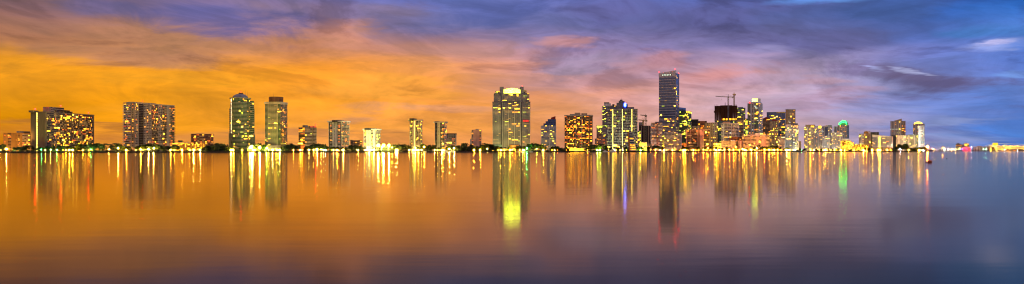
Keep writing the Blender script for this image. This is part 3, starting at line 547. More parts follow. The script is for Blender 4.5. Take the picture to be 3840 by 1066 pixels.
# far port
b = simple('apartment_tower', 'distant grey tower with lit balconies beyond the white tents', 3585, 3601, 3300, 540, 9, 'grey', 'glass_grey', 'bbbb', 0.22, MIX, over=1.5); b.block('penthouse', 3590, 3596, 537, 3, 8); b.done(20)
b = simple('apartment_tower', 'distant paired grey tower beside the pink-lit market', 3614, 3633, 3300, 540, 9, 'grey', 'glass_grey', 'bbpbb', 0.22, MIX, over=1.5); b.block('penthouse', 3619, 3625, 537, 3, 8); b.done(20)
simple('link_block', 'distant glass link between the paired grey towers', 3601, 3614, 3310, 543, 8, 'blue_white', 'glass_blue', 'gpg', 0.12, MIX).done(10)
b = simple('market_hall', 'distant pink and red lit waterfront hall', 3610, 3640, 3060, 554, 2, 'pink', 'glass_brown', 'hphph', .9, dict(lit_red=3, lit_orange=2), over=0); gable(b, 3609, 3634, 554, 551, -1, 20, 'pink_roof_glow'); 
emis('pink_roof_glow', (1, .08, .2), 2.4, vary=.3); b.o.children[-1].data.materials[0] = MATS['pink_roof_glow']; b.done()
b = simple('blue_lit_hall', 'distant low hall with a blue-lit roof beside the pink one', 3597, 3610, 3060, 558, 1, 'navy', 'glass_blue', 'hh', 0, MIX); b.put('roof_light', b.edge(0), 0, b.a, b.h-2, b.h, 'blue_light', .5); emis('blue_light', (.12, .2, 1), 6, vary=0); b.o.children[-1].data = unit_quad('blue_light'); b.done()
b = simple('port_terminal', 'distant white terminal building with dark square windows beside the ship', 3649, 3702, 3060, 551, 3, 'white', 'glass_dark', 'wwPPwwwPwwP', 0.09, MIX); b.block('end_wall', 3702, 3712, 550, -1, 12, 'pink', zb=0); b.block('plant_room', 3664, 3682, 548, 3, 8, 'pink'); b.done(20)
# ------------------------------------------------------------------ cranes
def lattice(m, a, b, w, mat, n=10, r=.22):
    a, b = Vector(a), Vector(b); d = (b-a).normalized(); up = Vector((0, 0, 1)) if abs(d.z) < .9 else Vector((1, 0, 0))
    u = d.cross(up).normalized()*w/2; v = d.cross(u).normalized()*w/2; cs = [u+v, u-v, -u-v, -u+v]
    for c in cs: m.tube(a+c, b+c, r, r, mat, 4)
    for k in range(n):
        p, q = a+(b-a)*k/n, a+(b-a)*(k+1)/n
        for j in range(4): m.tube(p+cs[j], q+cs[(j+1) % 4], r*.7, r*.7, mat, 3)
def crane(label, px, D, pybase, pytop, pyjib, pxl, pxr, mat, wid=2.4):
    z0 = wz(pybase, D); zt = wz(pytop, D); zj = wz(pyjib, D); o = empty('tower_crane', (wx(px, D), D, z0), 0, label, 'crane', 'construction cranes')
    m = MB(); lattice(m, (0, 0, 0), (0, 0, zj-z0), wid, mat, 14, .35); m.build('mast', o)
    l, r = wx(pxl, D)-wx(px, D), wx(pxr, D)-wx(px, D)
    m = MB(); lattice(m, (0, 0, zj-z0), (l, -2, zj-z0+(1.5 if abs(l) > abs(r) else 0)), 1.6, mat, 16, .3); m.build('jib', o)
    m = MB(); lattice(m, (0, 0, zj-z0), (r, 2, zj-z0), 1.6, mat, 8, .3); m.box(r-2 if r > 0 else r, 1, zj-z0-3, r if r > 0 else r+2, 3, zj-z0, 'grey'); m.build('counter_jib', o)
    m = MB(); m.tube((0, 0, zj-z0), (0, 0, zt-z0), .9, .3, mat, 4); m.tube((0, 0, zt-z0), (l*.7, -1, zj-z0+1), .12, .12, mat, 3); m.tube((0, 0, zt-z0), (r*.9, 1, zj-z0+.5), .12, .12, mat, 3); m.build('apex', o)
    m = MB(); m.box(-1.2, -2.6, zj-z0-3.5, 1.2, -1.3, zj-z0-.8, mat); m.build('cab', o)
    h = l*.55; m = MB(); m.tube((h, -1.2, zj-z0), (h, -1.2, zj-z0-7), .1, .1, 'lamp_metal', 3); m.box(h-.5, -1.7, zj-z0-8, h+.5, -.7, zj-z0-7, mat); m.build('hook', o)
crane('grey tower crane standing in front of the unfinished tower with its jib reaching left', 2731, 1965, 455, 353, 364, 2683, 2750, 'grey')
crane('taller grey crane at the back of the unfinished tower seen end on', 2753, 2040, 400, 345, 354, 2747, 2760, 'crane_yellow')
crane('grey-green tower crane behind the yellow one near the grid hotel', 2421, 1895, 560, 427, 434, 2401, 2426, 'olive', 3)
crane('yellow-lit tower crane rising over the brown frame building', 2412, 1960, 475, 445, 452, 2394, 2428, 'crane_yellow', 3)

# ------------------------------------------------------------------ landmarks used in labels
LM = [(0, 'the orange-lit end block'), (108, 'the brown slab end wall'), (165, 'the brown slab windows'), (260, 'the lit half of the brown slab'), (355, 'the gap beside the brown slab'),
      (455, 'the pale ribbed tower'), (560, 'the orange flank of the ribbed tower'), (662, 'the yellow row of flats'), (750, 'the dark point of trees'), (858, 'the domed tower'), (945, 'the gap after the domed tower'),
      (990, 'the green-glass tower'), (1058, 'the gap after the green-glass tower'), (1118, 'the red-sign slab'), (1190, 'the gap before the white pier tower'), (1230, 'the white pier tower'),
      (1310, 'the little brown block'), (1360, 'the floodlit tower'), (1430, 'the three floodlights'), (1480, 'the gap after the floodlights'), (1530, 'the slim yellow tower'), (1585, 'the gap after the slim yellow tower'),
      (1628, 'the slim grey tower'), (1676, 'the striped block'), (1712, 'the wooded mound'), (1766, 'the thin pink tower'), (1806, 'the round dark mound'), (1846, 'the stepped grey tower'), (1920, 'the lobby side of the stepped tower'),
      (1988, 'the gap after the stepped tower'), (2028, 'the red-fin tower'), (2085, 'the hedge by the orange-windowed tower'), (2136, 'the lit restaurant'), (2192, 'the gap before the grid hotel'), (2276, 'the grid hotel'),
      (2350, 'the sloping glass building'), (2395, 'the white pavilion'), (2440, 'the pink banded tower'), (2490, 'the white balcony block'), (2556, 'the orange annex'), (2576, 'the dark brown block'),
      (2640, 'the cream blank-sided block'), (2700, 'the pink arcaded block'), (2785, 'the long pink hotel'), (2860, 'the red-gabled towers'), (2918, 'the small white block'), (2944, 'the glassy ribbed tower'),
      (2994, 'the tiny pale block'), (3014, 'the cream end of the white cluster'), (3056, 'the gold lantern tower'), (3110, 'the brownish block'), (3150, 'the blue-roofed round office'), (3200, 'the long blue-roofed office'),
      (3258, 'the white curved block'), (3340, 'the tall pinkish tower'), (3398, 'the olive-green block'), (3440, 'the gold-topped tower'), (3480, 'the far ferry quay'), (3530, 'the white tents'), (3605, 'the pink-lit hall'), (3645, 'the white terminal'), (3700, 'the cruise ship')]
def near(px):
    k = LM[0][1]
    for p, t in LM:
        if px >= p: k = t
    return k
ORD = ['', 'second ', 'third ', 'fourth ', 'fifth ', 'sixth ', 'seventh ', 'eighth ', 'ninth ', 'tenth ', 'eleventh ', 'twelfth ', 'thirteenth ', 'fourteenth ', 'fifteenth ']
used = {}
def unique(kindtxt, px, where='before'):
    key = (kindtxt, near(px)); n = used.get(key, 0); used[key] = n+1
    return f"{ORD[min(n, 14)] or 'first '}{kindtxt} from the left {where} {near(px)}"

# ------------------------------------------------------------------ trees
def leaf_mat(name, c):
    m = wall(name, c, rough=.7, amt=.5, scale=1.2, spec=.2); return name
leaf_mat('leaves', (.05, .075, .02)); leaf_mat('leaves_deep', (.03, .045, .018)); leaf_mat('fronds', (.06, .08, .025))
def crown_mesh(kind, seed, mat):
    r = random.Random(seed); m = MB(); cl = []
    if kind == 'broad':
        for k in range(11):
            a = r.uniform(0, 6.28); d = r.uniform(.1, .62); cl.append((d*math.cos(a), d*math.sin(a), r.uniform(.46, .74)-.12*d, r.uniform(.18, .3)))
    elif kind == 'round':
        for k in range(10):
            a = r.uniform(0, 6.28); d = r.uniform(0, .36); cl.append((d*math.cos(a), d*math.sin(a), r.uniform(.3, .74), r.uniform(.16, .27)))
    elif kind == 'mound':
        for k in range(16):
            a = r.uniform(0, 6.28); d = r.uniform(0, .75); cl.append((d*math.cos(a), d*math.sin(a), r.uniform(.1, .82*(1-.6*d)), r.uniform(.16, .26)))
    for cx, cy, cz, cr in cl:
        for j in range(62):
            v = Vector((r.gauss(0, 1), r.gauss(0, 1), r.gauss(0, 1))).normalized()*cr*r.uniform(.55, 1.08); v.z *= .75
            p = Vector((cx, cy, cz))+v; s = r.uniform(.045, .09)
            u = Vector((r.gauss(0, 1), r.gauss(0, 1), r.gauss(0, 1))).normalized(); w = u.orthogonal().normalized()
            if p.z > 0: m.face([p-u*s, p-w*s*.7, p+u*s, p+w*s*.7], mat)
    return m.mesh('crown_'+kind)
def palm_mesh(seed):
    r = random.Random(seed); m = MB()
    for k in range(13):
        a = k*2.4+r.uniform(-.2, .2); el = r.uniform(-.1, .75); L = r.uniform(.3, .4); p = Vector((0, 0, .8)); d = Vector((math.cos(a)*math.cos(el), math.sin(a)*math.cos(el), math.sin(el)))
        side = Vector((-math.sin(a), math.cos(a), 0)); w0 = .02
        for j in range(5):
            q = p+d*L/5; w1 = [.06, .075, .065, .045, .008][j]
            m.face([p-side*w0, q-side*w1-Vector((0, 0, .03)), q, p], 'fronds'); m.face([p, q, q+side*w1-Vector((0, 0, .03)), p+side*w0], 'fronds')
            p = q; w0 = w1; d = (d-Vector((0, 0, .34))).normalized()
    return m.mesh('crown_palm')
def trunk_mesh(kind, seed):
    r = random.Random(seed); m = MB()
    if kind == 'palm':
        p = Vector((r.uniform(-.06, .06), 0, 0)); m.tube(p, (0, 0, .42), .03, .022, 'bark', 6); m.tube((0, 0, .42), (0, 0, .81), .022, .018, 'bark', 6)
    else:
        m.tube((0, 0, 0), (0, 0, .38), .045, .032, 'bark', 6)
        for k in range(5): a = k*1.26+r.uniform(0, .5); m.tube((0, 0, .33), (.36*math.cos(a), .36*math.sin(a), .66), .022, .01, 'bark', 5)
    return m.mesh('trunk_'+kind)
CR = {k: [crown_mesh(k, s*7+len(k), 'leaves' if s % 2 else 'leaves_deep') for s in range(5)] for k in ('broad', 'round', 'mound')}
CR['palm'] = [palm_mesh(s) for s in range(4)]
TR = {k: [trunk_mesh(k, s) for s in range(2)] for k in ('broad', 'palm')}
KIND = dict(broad=('shade_tree', 'wide flat-topped shade tree', 1.5), round=('leafy_tree', 'round leafy tree', 1.15), mound=('mangrove_tree', 'low dense dark tree', 1.5), palm=('palm_tree', 'palm', 1.25))
def tree(px, top, kind, D=None, wf=None):
    D = D or ds(px)+rnd.uniform(10, 30); h = max(3, wz(top, D)-GZ); nm, txt, w = KIND[kind]; w = wf or w
    o = empty(nm, (wx(px, D), D, GZ), rnd.uniform(0, 6.28), unique(txt, px), 'tree', 'trees along the shore')
    k = h*w/1.2 if kind != 'palm' else h
    link('trunk', TR['palm' if kind == 'palm' else 'broad'][rnd.randrange(2)], o, (0, 0, 0), 0, (k if kind != 'palm' else h, k if kind != 'palm' else h, h))
    link('crown', rnd.choice(CR[kind]), o, (0, 0, 0), 0, (k*1.12, k*1.12, h*(1.16 if kind in ('broad', 'round') else 1.04)))
TREES = '''r8,538 p20,547 p4,549 b60,551 b78,549 b100,545 b86,552 b127,555 b154,552 r178,548 r190,551 r200,547 r222,545 r236,549 b247,548 r262,545 m280,541 r292,539 r300,540 r315,542 r328,543 b340,541 b355,539
b372,538 r385,541 p398,535 p412,538 r420,545 p432,534 r443,540 r455,546 r470,548 r484,550 b535,542 b555,538 b575,540 b590,545 r612,549 b622,546 r634,548 r652,545 r664,543 m752,558 m768,551 m780,545 m795,540 m812,535 m832,533 m848,537 m860,546
m870,554 p885,556 p893,558 r903,552 p912,555 p925,560 r940,556 p962,536 r975,538 r988,540 r953,545 p1030,560 p1045,557 r1058,553 m1066,549 r1075,542 r1090,540 r1104,541 r1118,545 m1105,555 r1080,553 r1145,553 b1162,545 b1180,538 b1196,540 r1208,543
r1223,547 r1238,549 r1252,550 r1268,551 r1284,552 r1298,553 r1318,545 r1335,545 r1352,548 b1496,541 r1484,547 r1515,543 r1530,546 r1568,550 r1586,540 r1598,545 r1612,544 r1625,543 p1562,548 r1640,552 b1656,552 r1682,546 r1698,545 m1712,548
m1722,543 m1740,536 m1757,535 m1766,541 p1785,548 r1798,551 m1815,531 m1829,534 m1841,541 m1851,548 r1866,548 r1880,551 p1895,552 r1908,552 p1922,554 r1940,548 b1957,547 r1971,548 r1986,544 b2001,537 b2017,539 r2030,542 r2044,549 r2068,551 b2083,548
m2096,553 m2108,551 m2120,552 m2132,554 r2198,556 b2216,546 b2232,542 r2248,541 p2260,538 r2270,546 r2290,552 p2302,551 r2316,550 p2332,546 r2347,549 p2358,552 r2392,552 r2406,551 p2418,548 r2432,546 b2456,545 r2470,549 r2485,551 p2545,557 r2562,549 r2576,549
p2591,546 p2604,545 r2618,551 r2632,552 b2650,549 b2664,548 b2680,550 r2695,553 r2708,554 b2722,552 r2738,554 r2752,557 p2766,556 p2784,552 r2800,553 p2818,546 p2845,541 r2832,552 b2858,549 r2872,551 b2884,549 b2897,546 r2911,547 r2925,551
r2940,557 b2952,554 r3000,557 r3016,557 p3030,555 r3044,557 r3060,558 r3078,557 p3092,556 r3106,557 r3124,558 b3142,557 r3160,557 p3176,556 r3190,558 r3206,557 p3220,556 r3244,554 r3258,554 p3272,557 p3284,557 p3296,557 p3308,558 p3320,557 p3332,557 m3350,553
r3360,548 r3378,541 r3392,540 r3404,547 m3418,554 m3432,553 b3447,553 b3461,551 m3474,557'''
KM = dict(r='round', b='broad', m='mound', p='palm')
for t in TREES.split():
    px, top = t[1:].split(','); tree(float(px), float(top), KM[t[0]])
for px in range(3500, 3745, 12): tree(px+rnd.uniform(-3, 3), 560+rnd.uniform(-1, 1.5), 'round', 3030)
filler = 0
for px in range(20, 3470, 26):
    if 655 < px < 690 or 870 < px < 950 or 2850 < px < 2990 and px % 2: continue
    tree(px+rnd.uniform(-8, 8), 561.5+rnd.uniform(-2.5, 2), 'mound', ds(px)+rnd.uniform(6, 9), 1.9); filler += 1

# ------------------------------------------------------------------ street lamps
LC = dict(w=('white', (1, .62, .09)), y=('yellow', (1, .5, .02)), o=('orange', (1, .2, .004)), g=('green', (.02, 1, .12)), l=('lime', (.6, 1, .03)), p=('pink', (1, .02, .1)), b=('blue', (.03, .1, 1)), c=('pale cyan', (.3, 1, .7)), v=('pale violet', (.8, .6, .9)))
LGT = {}
def lamp_meshes(c, big, far=1):
    if (c, big, far) in LGT: return LGT[c, big, far]
    st = 260*{1: .4, 2: 1.4, 3: 5.5, 4: 5.}[big]
    if c in 'cvp': st *= .5
    st *= far; nm = f'lamp_glow_{c}_{big}_{far}'; emis(nm, LC[c][1], st, sample=True, vary=0)
    m = MB(); r = {1: .28, 2: .45, 3: .7, 4: 1.5}[big]; m.ball((0, 0, 0), r, nm, 8, 5); g = m.mesh('globe')
    LGT[c, big, far] = g; return g
m = MB(); m.tube((0, 0, 0), (0, 0, 1), .16, .09, 'lamp_metal', 6); POLE = m.mesh('pole')
m = MB(); m.tube((0, 0, -.25), (0, 0, .12), .35, .2, 'lamp_metal', 6); NECK = m.mesh('collar')
def lamp(px, py, c, big=2, D=None, kind='street_lamp'):
    D = D or ds(px)+rnd.uniform(2.5, 5.5); h = max(2.2, wz(py, D)-GZ); r = {1: .28, 2: .45, 3: .7, 4: 1.5}[big]
    o = empty(kind, (wx(px, D), D, GZ), 0, unique(f"{LC[c][0]} {'promenade lamp' if big < 3 else 'bright lamp' if big == 3 else 'floodlight'}", px), 'street lamp' if big < 4 else 'floodlight', 'lamps along the waterfront')
    link('pole', POLE, o, (0, 0, 0), 0, (1, 1, h-r*.8)); link('collar', NECK, o, (0, 0, h-r*.95)); link('globe', lamp_meshes(c, big, 1.2 if D > 2900 else 2 if px > 2990 else 1), o, (0, 0, h))
    return o
LAMPS = '''w3,565,1 w15,566,2 w24,560,3 y32,563,2 y50,564,2 y58,565,1 w100,561,1 y139,566,1 g155,561,2 y170,565,2 w190,562,2 g213,562,2 y213,565,2 y236,566,1 y247,565,2 y260,566,3 y272,566,3 y311,565,2 o325,565,2 o333,565,2 g341,561,2 w384,561,1 w395,564,1 w409,561,2 y436,563,1
w443,556,3 y474,565,3 w495,569,1 w509,569,1 y528,561,3 w536,569,1 w557,560,3 y565,566,1 w576,557,3 w603,569,1 w616,569,1 y640,564,3 y644,563,2 y653,563,2 y662,564,2 y683,563,3 y692,565,1 y701,565,2 y712,563,2 w726,563,3 y741,566,1 w751,563,3 y764,566,1 y787,566,1
w866,565,3 y875,566,3 y890,565,1 y908,565,2 w936,556,3 w944,551,4 w950,563,3 y957,566,2 w974,554,4 w985,566,1 l1000,556,3 l1008,565,2 w1022,562,3 y1036,565,2 l1042,564,2 w1049,565,3 y1100,563,2 w1127,565,2 o1134,562,2 y1141,565,1 w1159,565,2 y1176,563,2 o1182,566,2 y1189,558,2 w1190,565,3
w1204,561,2 w1213,563,2 c1221,566,2 y1227,565,1 o1243,564,1 w1250,565,2 y1264,566,3 o1270,566,2 w1287,565,3 y1295,566,1 w1314,553,2 w1337,561,1 w1343,564,2 y1368,566,2 w1373,564,2 w1384,566,3 y1394,566,2 w1402,565,3 w1412,566,2 l1430,560,2 y1448,561,2 l1465,562,2
w1485,565,3 w1489,565,3 y1477,563,2 w1511,565,2 w1534,565,2 y1549,565,3 w1557,565,3 g1568,566,2 y1569,565,3 w1581,565,2 y1591,551,3 w1603,565,2 y1611,565,1 w1630,565,2 y1640,566,2 y1650,566,1 w1657,565,3 y1664,566,3 w1685,558,3 o1694,565,1 w1703,557,3 y1707,566,1 w1715,560,2 y1724,566,1 y1760,566,1
y1778,564,3 o1787,565,1 y1801,565,3 w1808,557,1 w1827,557,2 y1848,565,1 y1862,566,2 y1869,566,2 y1878,566,3 y1891,566,2 y1900,566,2 y1913,565,3 y1920,564,2 o1932,563,2 y1940,564,2 y1948,563,2 y1961,565,3 g1976,557,3 y1967,566,2 o1990,565,1 o2001,566,1 l2013,558,2
y2037,566,3 w2051,564,1 o2070,565,2 w2080,564,2 o2090,565,1 w2103,566,1 o2125,564,1 o2137,565,2 o2144,565,2 w2155,562,2 y2146,564,2 w2168,562,3 w2182,563,2 o2195,564,2 o2203,565,2 y2212,564,2 o2228,563,1 l2240,566,3 l2250,566,3 y2263,565,2 y2270,565,2 o2283,565,1 w2297,565,2 o2310,566,2 o2318,566,1
w2335,565,2 y2350,565,1 y2362,566,2 y2371,566,2 w2377,567,1 l2390,565,2 l2402,563,3 y2411,566,2 y2425,566,1 o2440,564,2 o2458,563,3 o2470,565,1 y2482,566,2 y2490,565,3 w2499,566,1 w2510,566,1 o2521,564,3 y2530,566,1 w2540,566,1 o2551,566,2 y2562,566,3 y2570,566,3 w2580,566,1 w2592,566,1 y2600,563,3
o2609,565,2 o2620,564,2 o2638,561,3 o2648,566,2 o2655,556,3 o2663,566,2 y2680,561,3 y2686,566,3 o2695,564,3 v2699,566,2 o2707,566,1 o2717,561,3 o2726,566,1 o2735,561,3 o2744,566,1 o2751,562,3 o2758,566,2 y2772,566,2 y2785,560,3 y2793,563,3 y2800,563,2 o2810,566,1 y2818,562,3 o2830,564,2
w2838,557,3 o2845,562,2 o2855,566,1 o2867,561,3 o2876,566,1 y2884,562,3 y2888,562,2 y2896,563,2 y2903,562,3 o2916,562,3 o2929,563,2 w2948,562,3 y2954,563,3 y2962,565,3 y2972,566,1 g3007,564,1 y3022,566,2 o3040,566,3 o3047,566,2 w3052,563,2 o3060,566,2 o3073,566,2 y3087,566,2 y3095,566,3 o3102,566,2
y3113,565,2 v3121,565,2 y3130,565,2 o3138,566,1 y3155,563,3 y3167,564,2 o3185,566,2 y3203,565,2 y3212,566,2 y3220,565,1 y3238,565,3 o3250,566,2 y3271,565,3 o3280,565,1 y3293,566,3 y3300,566,3 o3312,566,1 y3327,565,2 o3340,565,2 v3375,560,2 y3389,565,1 y3408,566,2 w3420,565,1
y3446,564,3 o3453,565,2'''
for t in LAMPS.split():
    if t[-1] == '1' and rnd.random() < .6 or t[-1] == '2' and rnd.random() < .25: continue
    a, b_, c_ = t[1:].split(','); lamp(float(a), float(b_), t[0], int(c_))
for px in (1418.5, 1438, 1458.5): lamp(px, 545, 'w', 4, ds(px)+14, 'floodlight')
lamp(1434, 551, 'l', 3); lamp(1470, 553, 'l', 2)
lamp(3478, 551, 'o', 4, 1965)
for t in 'v3498,558,2,2950 w3502,562,2,3001 v3512,563,1,3001 o3535,553,3,3001 c3542,563,2,3001 v3556,563,2,3001 w3568,563,2,3001 v3576,561,2,3001 w3583,563,2,3001 b3604,561,1,3001 p3611,560,2,3001 p3622,559,2,3001 p3629,560,2,3001 v3643,553,2,3001 c3688,560,2,3001 c3695,560,2,3001 c3700,561,2,3001 y3715,563,2,3001 y3738,563,2,3001 y3746,562,1,3001 o3760,563,2,3001 v3768,562,2,3001 w3786,562,1,3001 v3801,562,1,3001 v3815,563,2,3001 w3836,562,1,3001'.split():
    a, b_, c_, d_ = t[1:].split(','); lamp(float(a), float(b_), t[0], int(c_), float(d_))
# wash lights on lit facades and planting, some only added to brighten: spots at ground level, each a fitting with its own lamp
def wash(px, D, tx, tz, col, power, size=1.1, up=1.):
    o = empty('wash_light', (wx(px, D), D, GZ), 0, unique('low ground floodlight', px), 'floodlight', 'ground floodlights')
    m = MB(); m.box(-.5, -.3, 0, .5, .3, .25, 'lamp_metal'); m.tube((0, 0, .25), (0, .25, .8), .3, .45, 'lamp_metal', 8); m.build('housing', o)
    L = bpy.data.lights.new('wash', 'SPOT'); L.energy = power; L.color = col; L.spot_size = size; L.spot_blend = .8; L.shadow_soft_size = .8
    lo = bpy.data.objects.new('wash_lamp', L); COL.objects.link(lo); lo.parent = o; lo.location = (0, .3, 1.2)
    d = Vector((tx[0]-wx(px, D), tx[1]-D, tz-GZ-1.2)); lo.rotation_euler = d.to_track_quat('-Z', 'Y').to_euler()
def washpx(px, back, tpx, tD, tpy, col, power, size=1.1):
    D = ds(px)+back; wash(px, D, (wx(tpx, tD), tD), wz(tpy, tD), col, power, size)
W_, Y_, O_, G_ = (1, .8, .4), (1, .75, .15), (1, .35, .08), (.2, 1, .25)
washpx(1440, 62, 1385, 1500, 520, (1, 1, .4), 5e5, .9); washpx(1385, 40, 1390, 1500, 500, (1, 1, .4), 1e5, 1.4)
washpx(1560, 20, 1558, 1515, 510, (1, .85, .1), 3.2e5, 1.2); washpx(1650, 14, 1652, 1500, 540, (1, .85, .1), 1.6e5, 1.2)
washpx(1020, 12, 1025, 1420, 520, (.8, 1, .15), 1.3e5, 1.5); washpx(950, 10, 905, 1400, 520, (.8, 1, .15), 2.5e5, 1.5)
washpx(30, 20, 35, 1290, 530, (1, .48, .08), 8e5, 1.5); washpx(641, 14, 640, 1425, 480, (.7, 1, .1), 9e5, .12); washpx(1860, 30, 1866, 1550, 545, (.6, 1, .2), 1e5, 1.5)
washpx(1930, 20, 1930, 1550, 540, (1, .6, .1), 2.5e5, 1.5); washpx(2630, 12, 2632, 1735, 520, (1, .4, .15), 3e5, 1.2); washpx(2690, 30, 2685, 1850, 530, Y_, 3e5, 1.5)
washpx(2830, 20, 2850, 1790, 530, (1, .42, .12), 5e5, 1.4); washpx(2740, 12, 2745, 1740, 545, (1, .4, .2), 1.5e5, 1.6); washpx(3170, 30, 3175, 1920, 545, Y_, 1.2e5, 1.8); washpx(3220, 30, 3225, 1960, 550, Y_, 2e5, 1.8)
washpx(3310, 20, 3310, 2050, 530, (1, .75, .4), 3.5e5, 1.5); washpx(3030, 30, 3030, 2080, 540, (1, .65, .2), 6e5, 1.4); washpx(2460, 20, 2462, 1700, 530, (1, .5, .3), 2.5e5, 1.4); washpx(2412, 20, 2412, 1600, 543, (.9, 1, .5), 2e5, 1.6)
washpx(2165, 20, 2165, 1500, 565, Y_, 1e5, 1.8); washpx(3365, 60, 3365, 2290, 480, (1, .75, .5), 6e5, .6); washpx(3095, 60, 3090, 2120, 500, (.8, .85, 1), 2e5, .9); washpx(2965, 40, 2965, 1850, 520, (.9, .9, .7), 1.2e5, 1.2); washpx(3450, 30, 3452, 2050, 520, (.6, .9, .8), 4e5, 1.2); washpx(2290, 30, 2330, 1640, 520, (.9, .9, .5), 1e5, 1.6)  # right-cluster washes are added to brighten the pale tower walls
for px, c, p in ((60, (.9, .9, .4), 3e4), (165, G_, 4e4), (200, G_, 5e4), (230, G_, 4e4), (330, (.6, 1, .3), 5e4), (380, (.8, 1, .3), 4e4), (560, Y_, 5e4), (900, (1, .9, .2), 9e4), (1060, (.6, 1, .3), 4e4), (1180, (.4, 1, .2), 6e4), (1240, (.6, 1, .3), 4e4),
                 (1450, (.5, 1, .15), 2e5), (1690, (.8, 1, .3), 5e4), (1900, O_, 4e4), (2000, (.7, .5, .2), 2e4), (2250, (1, .7, .2), 4e4), (2660, O_, 1.2e5), (2720, O_, 1e5), (2800, O_, 1e5), (2890, O_, 1.2e5), (2640, O_, 6e4), (3040, (1, .7, .2), 8e4), (3160, Y_, 9e4), (3230, Y_, 9e4), (3300, (1, .6, .1), 9e4), (3465, O_, 3e4)):
    washpx(px, 1, px, ds(px)+25, 555, c, p*(.35 if px < 1800 else .8), 2.6)

# ------------------------------------------------------------------ boats
def hull(m, L, W, Hh, mat, sheer=.35):
    n = 8; deck, keel = [], []
    for j in range(n+1):
        t = j/n; w = W/2*(1-t**2.6)*(.85+.15*min(1, t*4)); x = -L/2+L*t; z = Hh*(1+sheer*t*t)
        deck.append((x, w, z)); keel.append((x-.06*L*t, w*.6, 0.))
    for sgn in (1, -1):
        for j in range(n):
            a, b_, c_, d_ = deck[j], deck[j+1], keel[j+1], keel[j]
            f = [(p[0], sgn*p[1], p[2]) for p in (d_, c_, b_, a)]; m.face(f if sgn < 0 else f[::-1], mat)
    m.face([(p[0], -p[1], p[2]) for p in deck]+[(p[0], p[1], p[2]) for p in reversed(deck)], mat)
    m.face([(keel[0][0], -keel[0][1], 0), (deck[0][0], -deck[0][1], deck[0][2]), (deck[0][0], deck[0][1], deck[0][2]), (keel[0][0], keel[0][1], 0)], mat)
def yacht(label, px, D, L, Hh, tiers, flip=1, hm='ship_white', kind='motor_yacht', cat='boat', group='boats moored along the shore'):
    o = empty(kind, (wx(px, D), D, 0), 0 if flip > 0 else math.pi, label, cat, group)
    m = MB(); hull(m, L, L*.24, Hh, hm); m.build('hull', o); z = Hh*1.02
    for k in range(tiers):
        f = 1-.28*k; x0, x1, w, h = -L*.36*f, L*.2*f, L*.08*f+.4, Hh*.62
        m = MB(); m.prism([(x0, -w), (x1, -w), (x1, w), (x0, w)], z, z+h, 'ship_white', [(x0, -w*.9), (x1-h*.8, -w*.9), (x1-h*.8, w*.9), (x0, w*.9)]); c = m.build('cabin', o)
        for sg in (-1, 1): link('window', unit_box('glass_dark' if k else 'lit_dim'), c, (x0+.6, sg*w*.99-.06, z+h*.35), 0, ((x1-x0)*.7, .12, h*.35))
        z += h
    m = MB(); m.tube((-L*.05, 0, z), (-L*.05, 0, z+Hh), .1, .05, 'ship_white', 4); m.build('mast', o)
yacht('large white motor yacht moored before the grid hotel', 2298, ds(2298)-9, 15, 2.2, 3, 1); yacht('smaller white yacht moored left of the large white yacht', 2271, ds(2271)-8, 11, 1.6, 2, 1)
SB = [(1488, 9, 'first small white launch right of the three floodlights'), (1548, 7, 'small white boat by the quay below the slim yellow tower'), (1593, 7, 'small white boat lying right of the slim yellow tower'), (1668, 12, 'long white boat at the quay below the slim grey tower'), (1695, 12, 'white boat with cabin moored below the striped block'),
      (1941, 6, 'small white boat near the lobby of the stepped grey tower'), (1957, 7, 'white cabin boat, second before the lobby side of the stepped tower'), (1972, 9, 'white flybridge boat by the green shore lamp'), (1991, 7, 'small white boat before the gap after the stepped tower'), (2037, 8, 'white boat below the red-fin tower'),
      (2161, 9, 'white cruiser before the lit restaurant'), (2204, 8, 'dark-shadowed boat between restaurant and grid hotel'), (2487, 9, 'white launch left of the white balcony block'), (2563, 7, 'white boat beside the orange annex quay'), (3018, 8, 'small boat by the cream end of the white cluster'), (3246, 10, 'white boat before the white curved block')]
for px, L, lab in SB: yacht(lab, px, ds(px)-6, L, L*.13+.3, 1 if L < 9 else 2, 1 if L % 2 else -1, kind='small_boat')
yacht('blue and white ferry at the end of the point under the orange lamp', 3490, 2500, 19, 4.4, 2, -1, 'navy', 'ferry'); yacht('tiny white motorboat off the distant white tents', 3552, 2700, 5, 1, 1, 1, kind='small_boat')
# cruise ship
D = 3110; X0 = wx(3684, D); L = wx(3925, D)-X0; o = empty('cruise_ship', (X0, D, 0), 0, 'huge cruise ship blazing with yellow light and a yellow funnel at the far right', 'ship')
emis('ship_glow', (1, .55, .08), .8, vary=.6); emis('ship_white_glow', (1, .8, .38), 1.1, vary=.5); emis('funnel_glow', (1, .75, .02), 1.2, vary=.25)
def sx(px): return wx(px, D)-X0
def sz(py): return wz(py, D)
m = MB(); m.v = [(sx(3684), 12, sz(553)), (sx(3705), 0, sz(554)), (L, 0, sz(554)), (L, 24, sz(554)), (sx(3705), 24, sz(554)), (sx(3694), 12, 0), (sx(3708), 2, 0), (L, 2, 0), (L, 22, 0), (sx(3708), 22, 0)]
m.f = [(0, 1, 2, 3, 4), (5, 6, 1, 0), (6, 7, 2, 1), (7, 8, 3, 2), (8, 9, 4, 3), (9, 5, 0, 4)]; m.mats = ['ship_white']; m.m = [0]*6; m.build('hull', o)
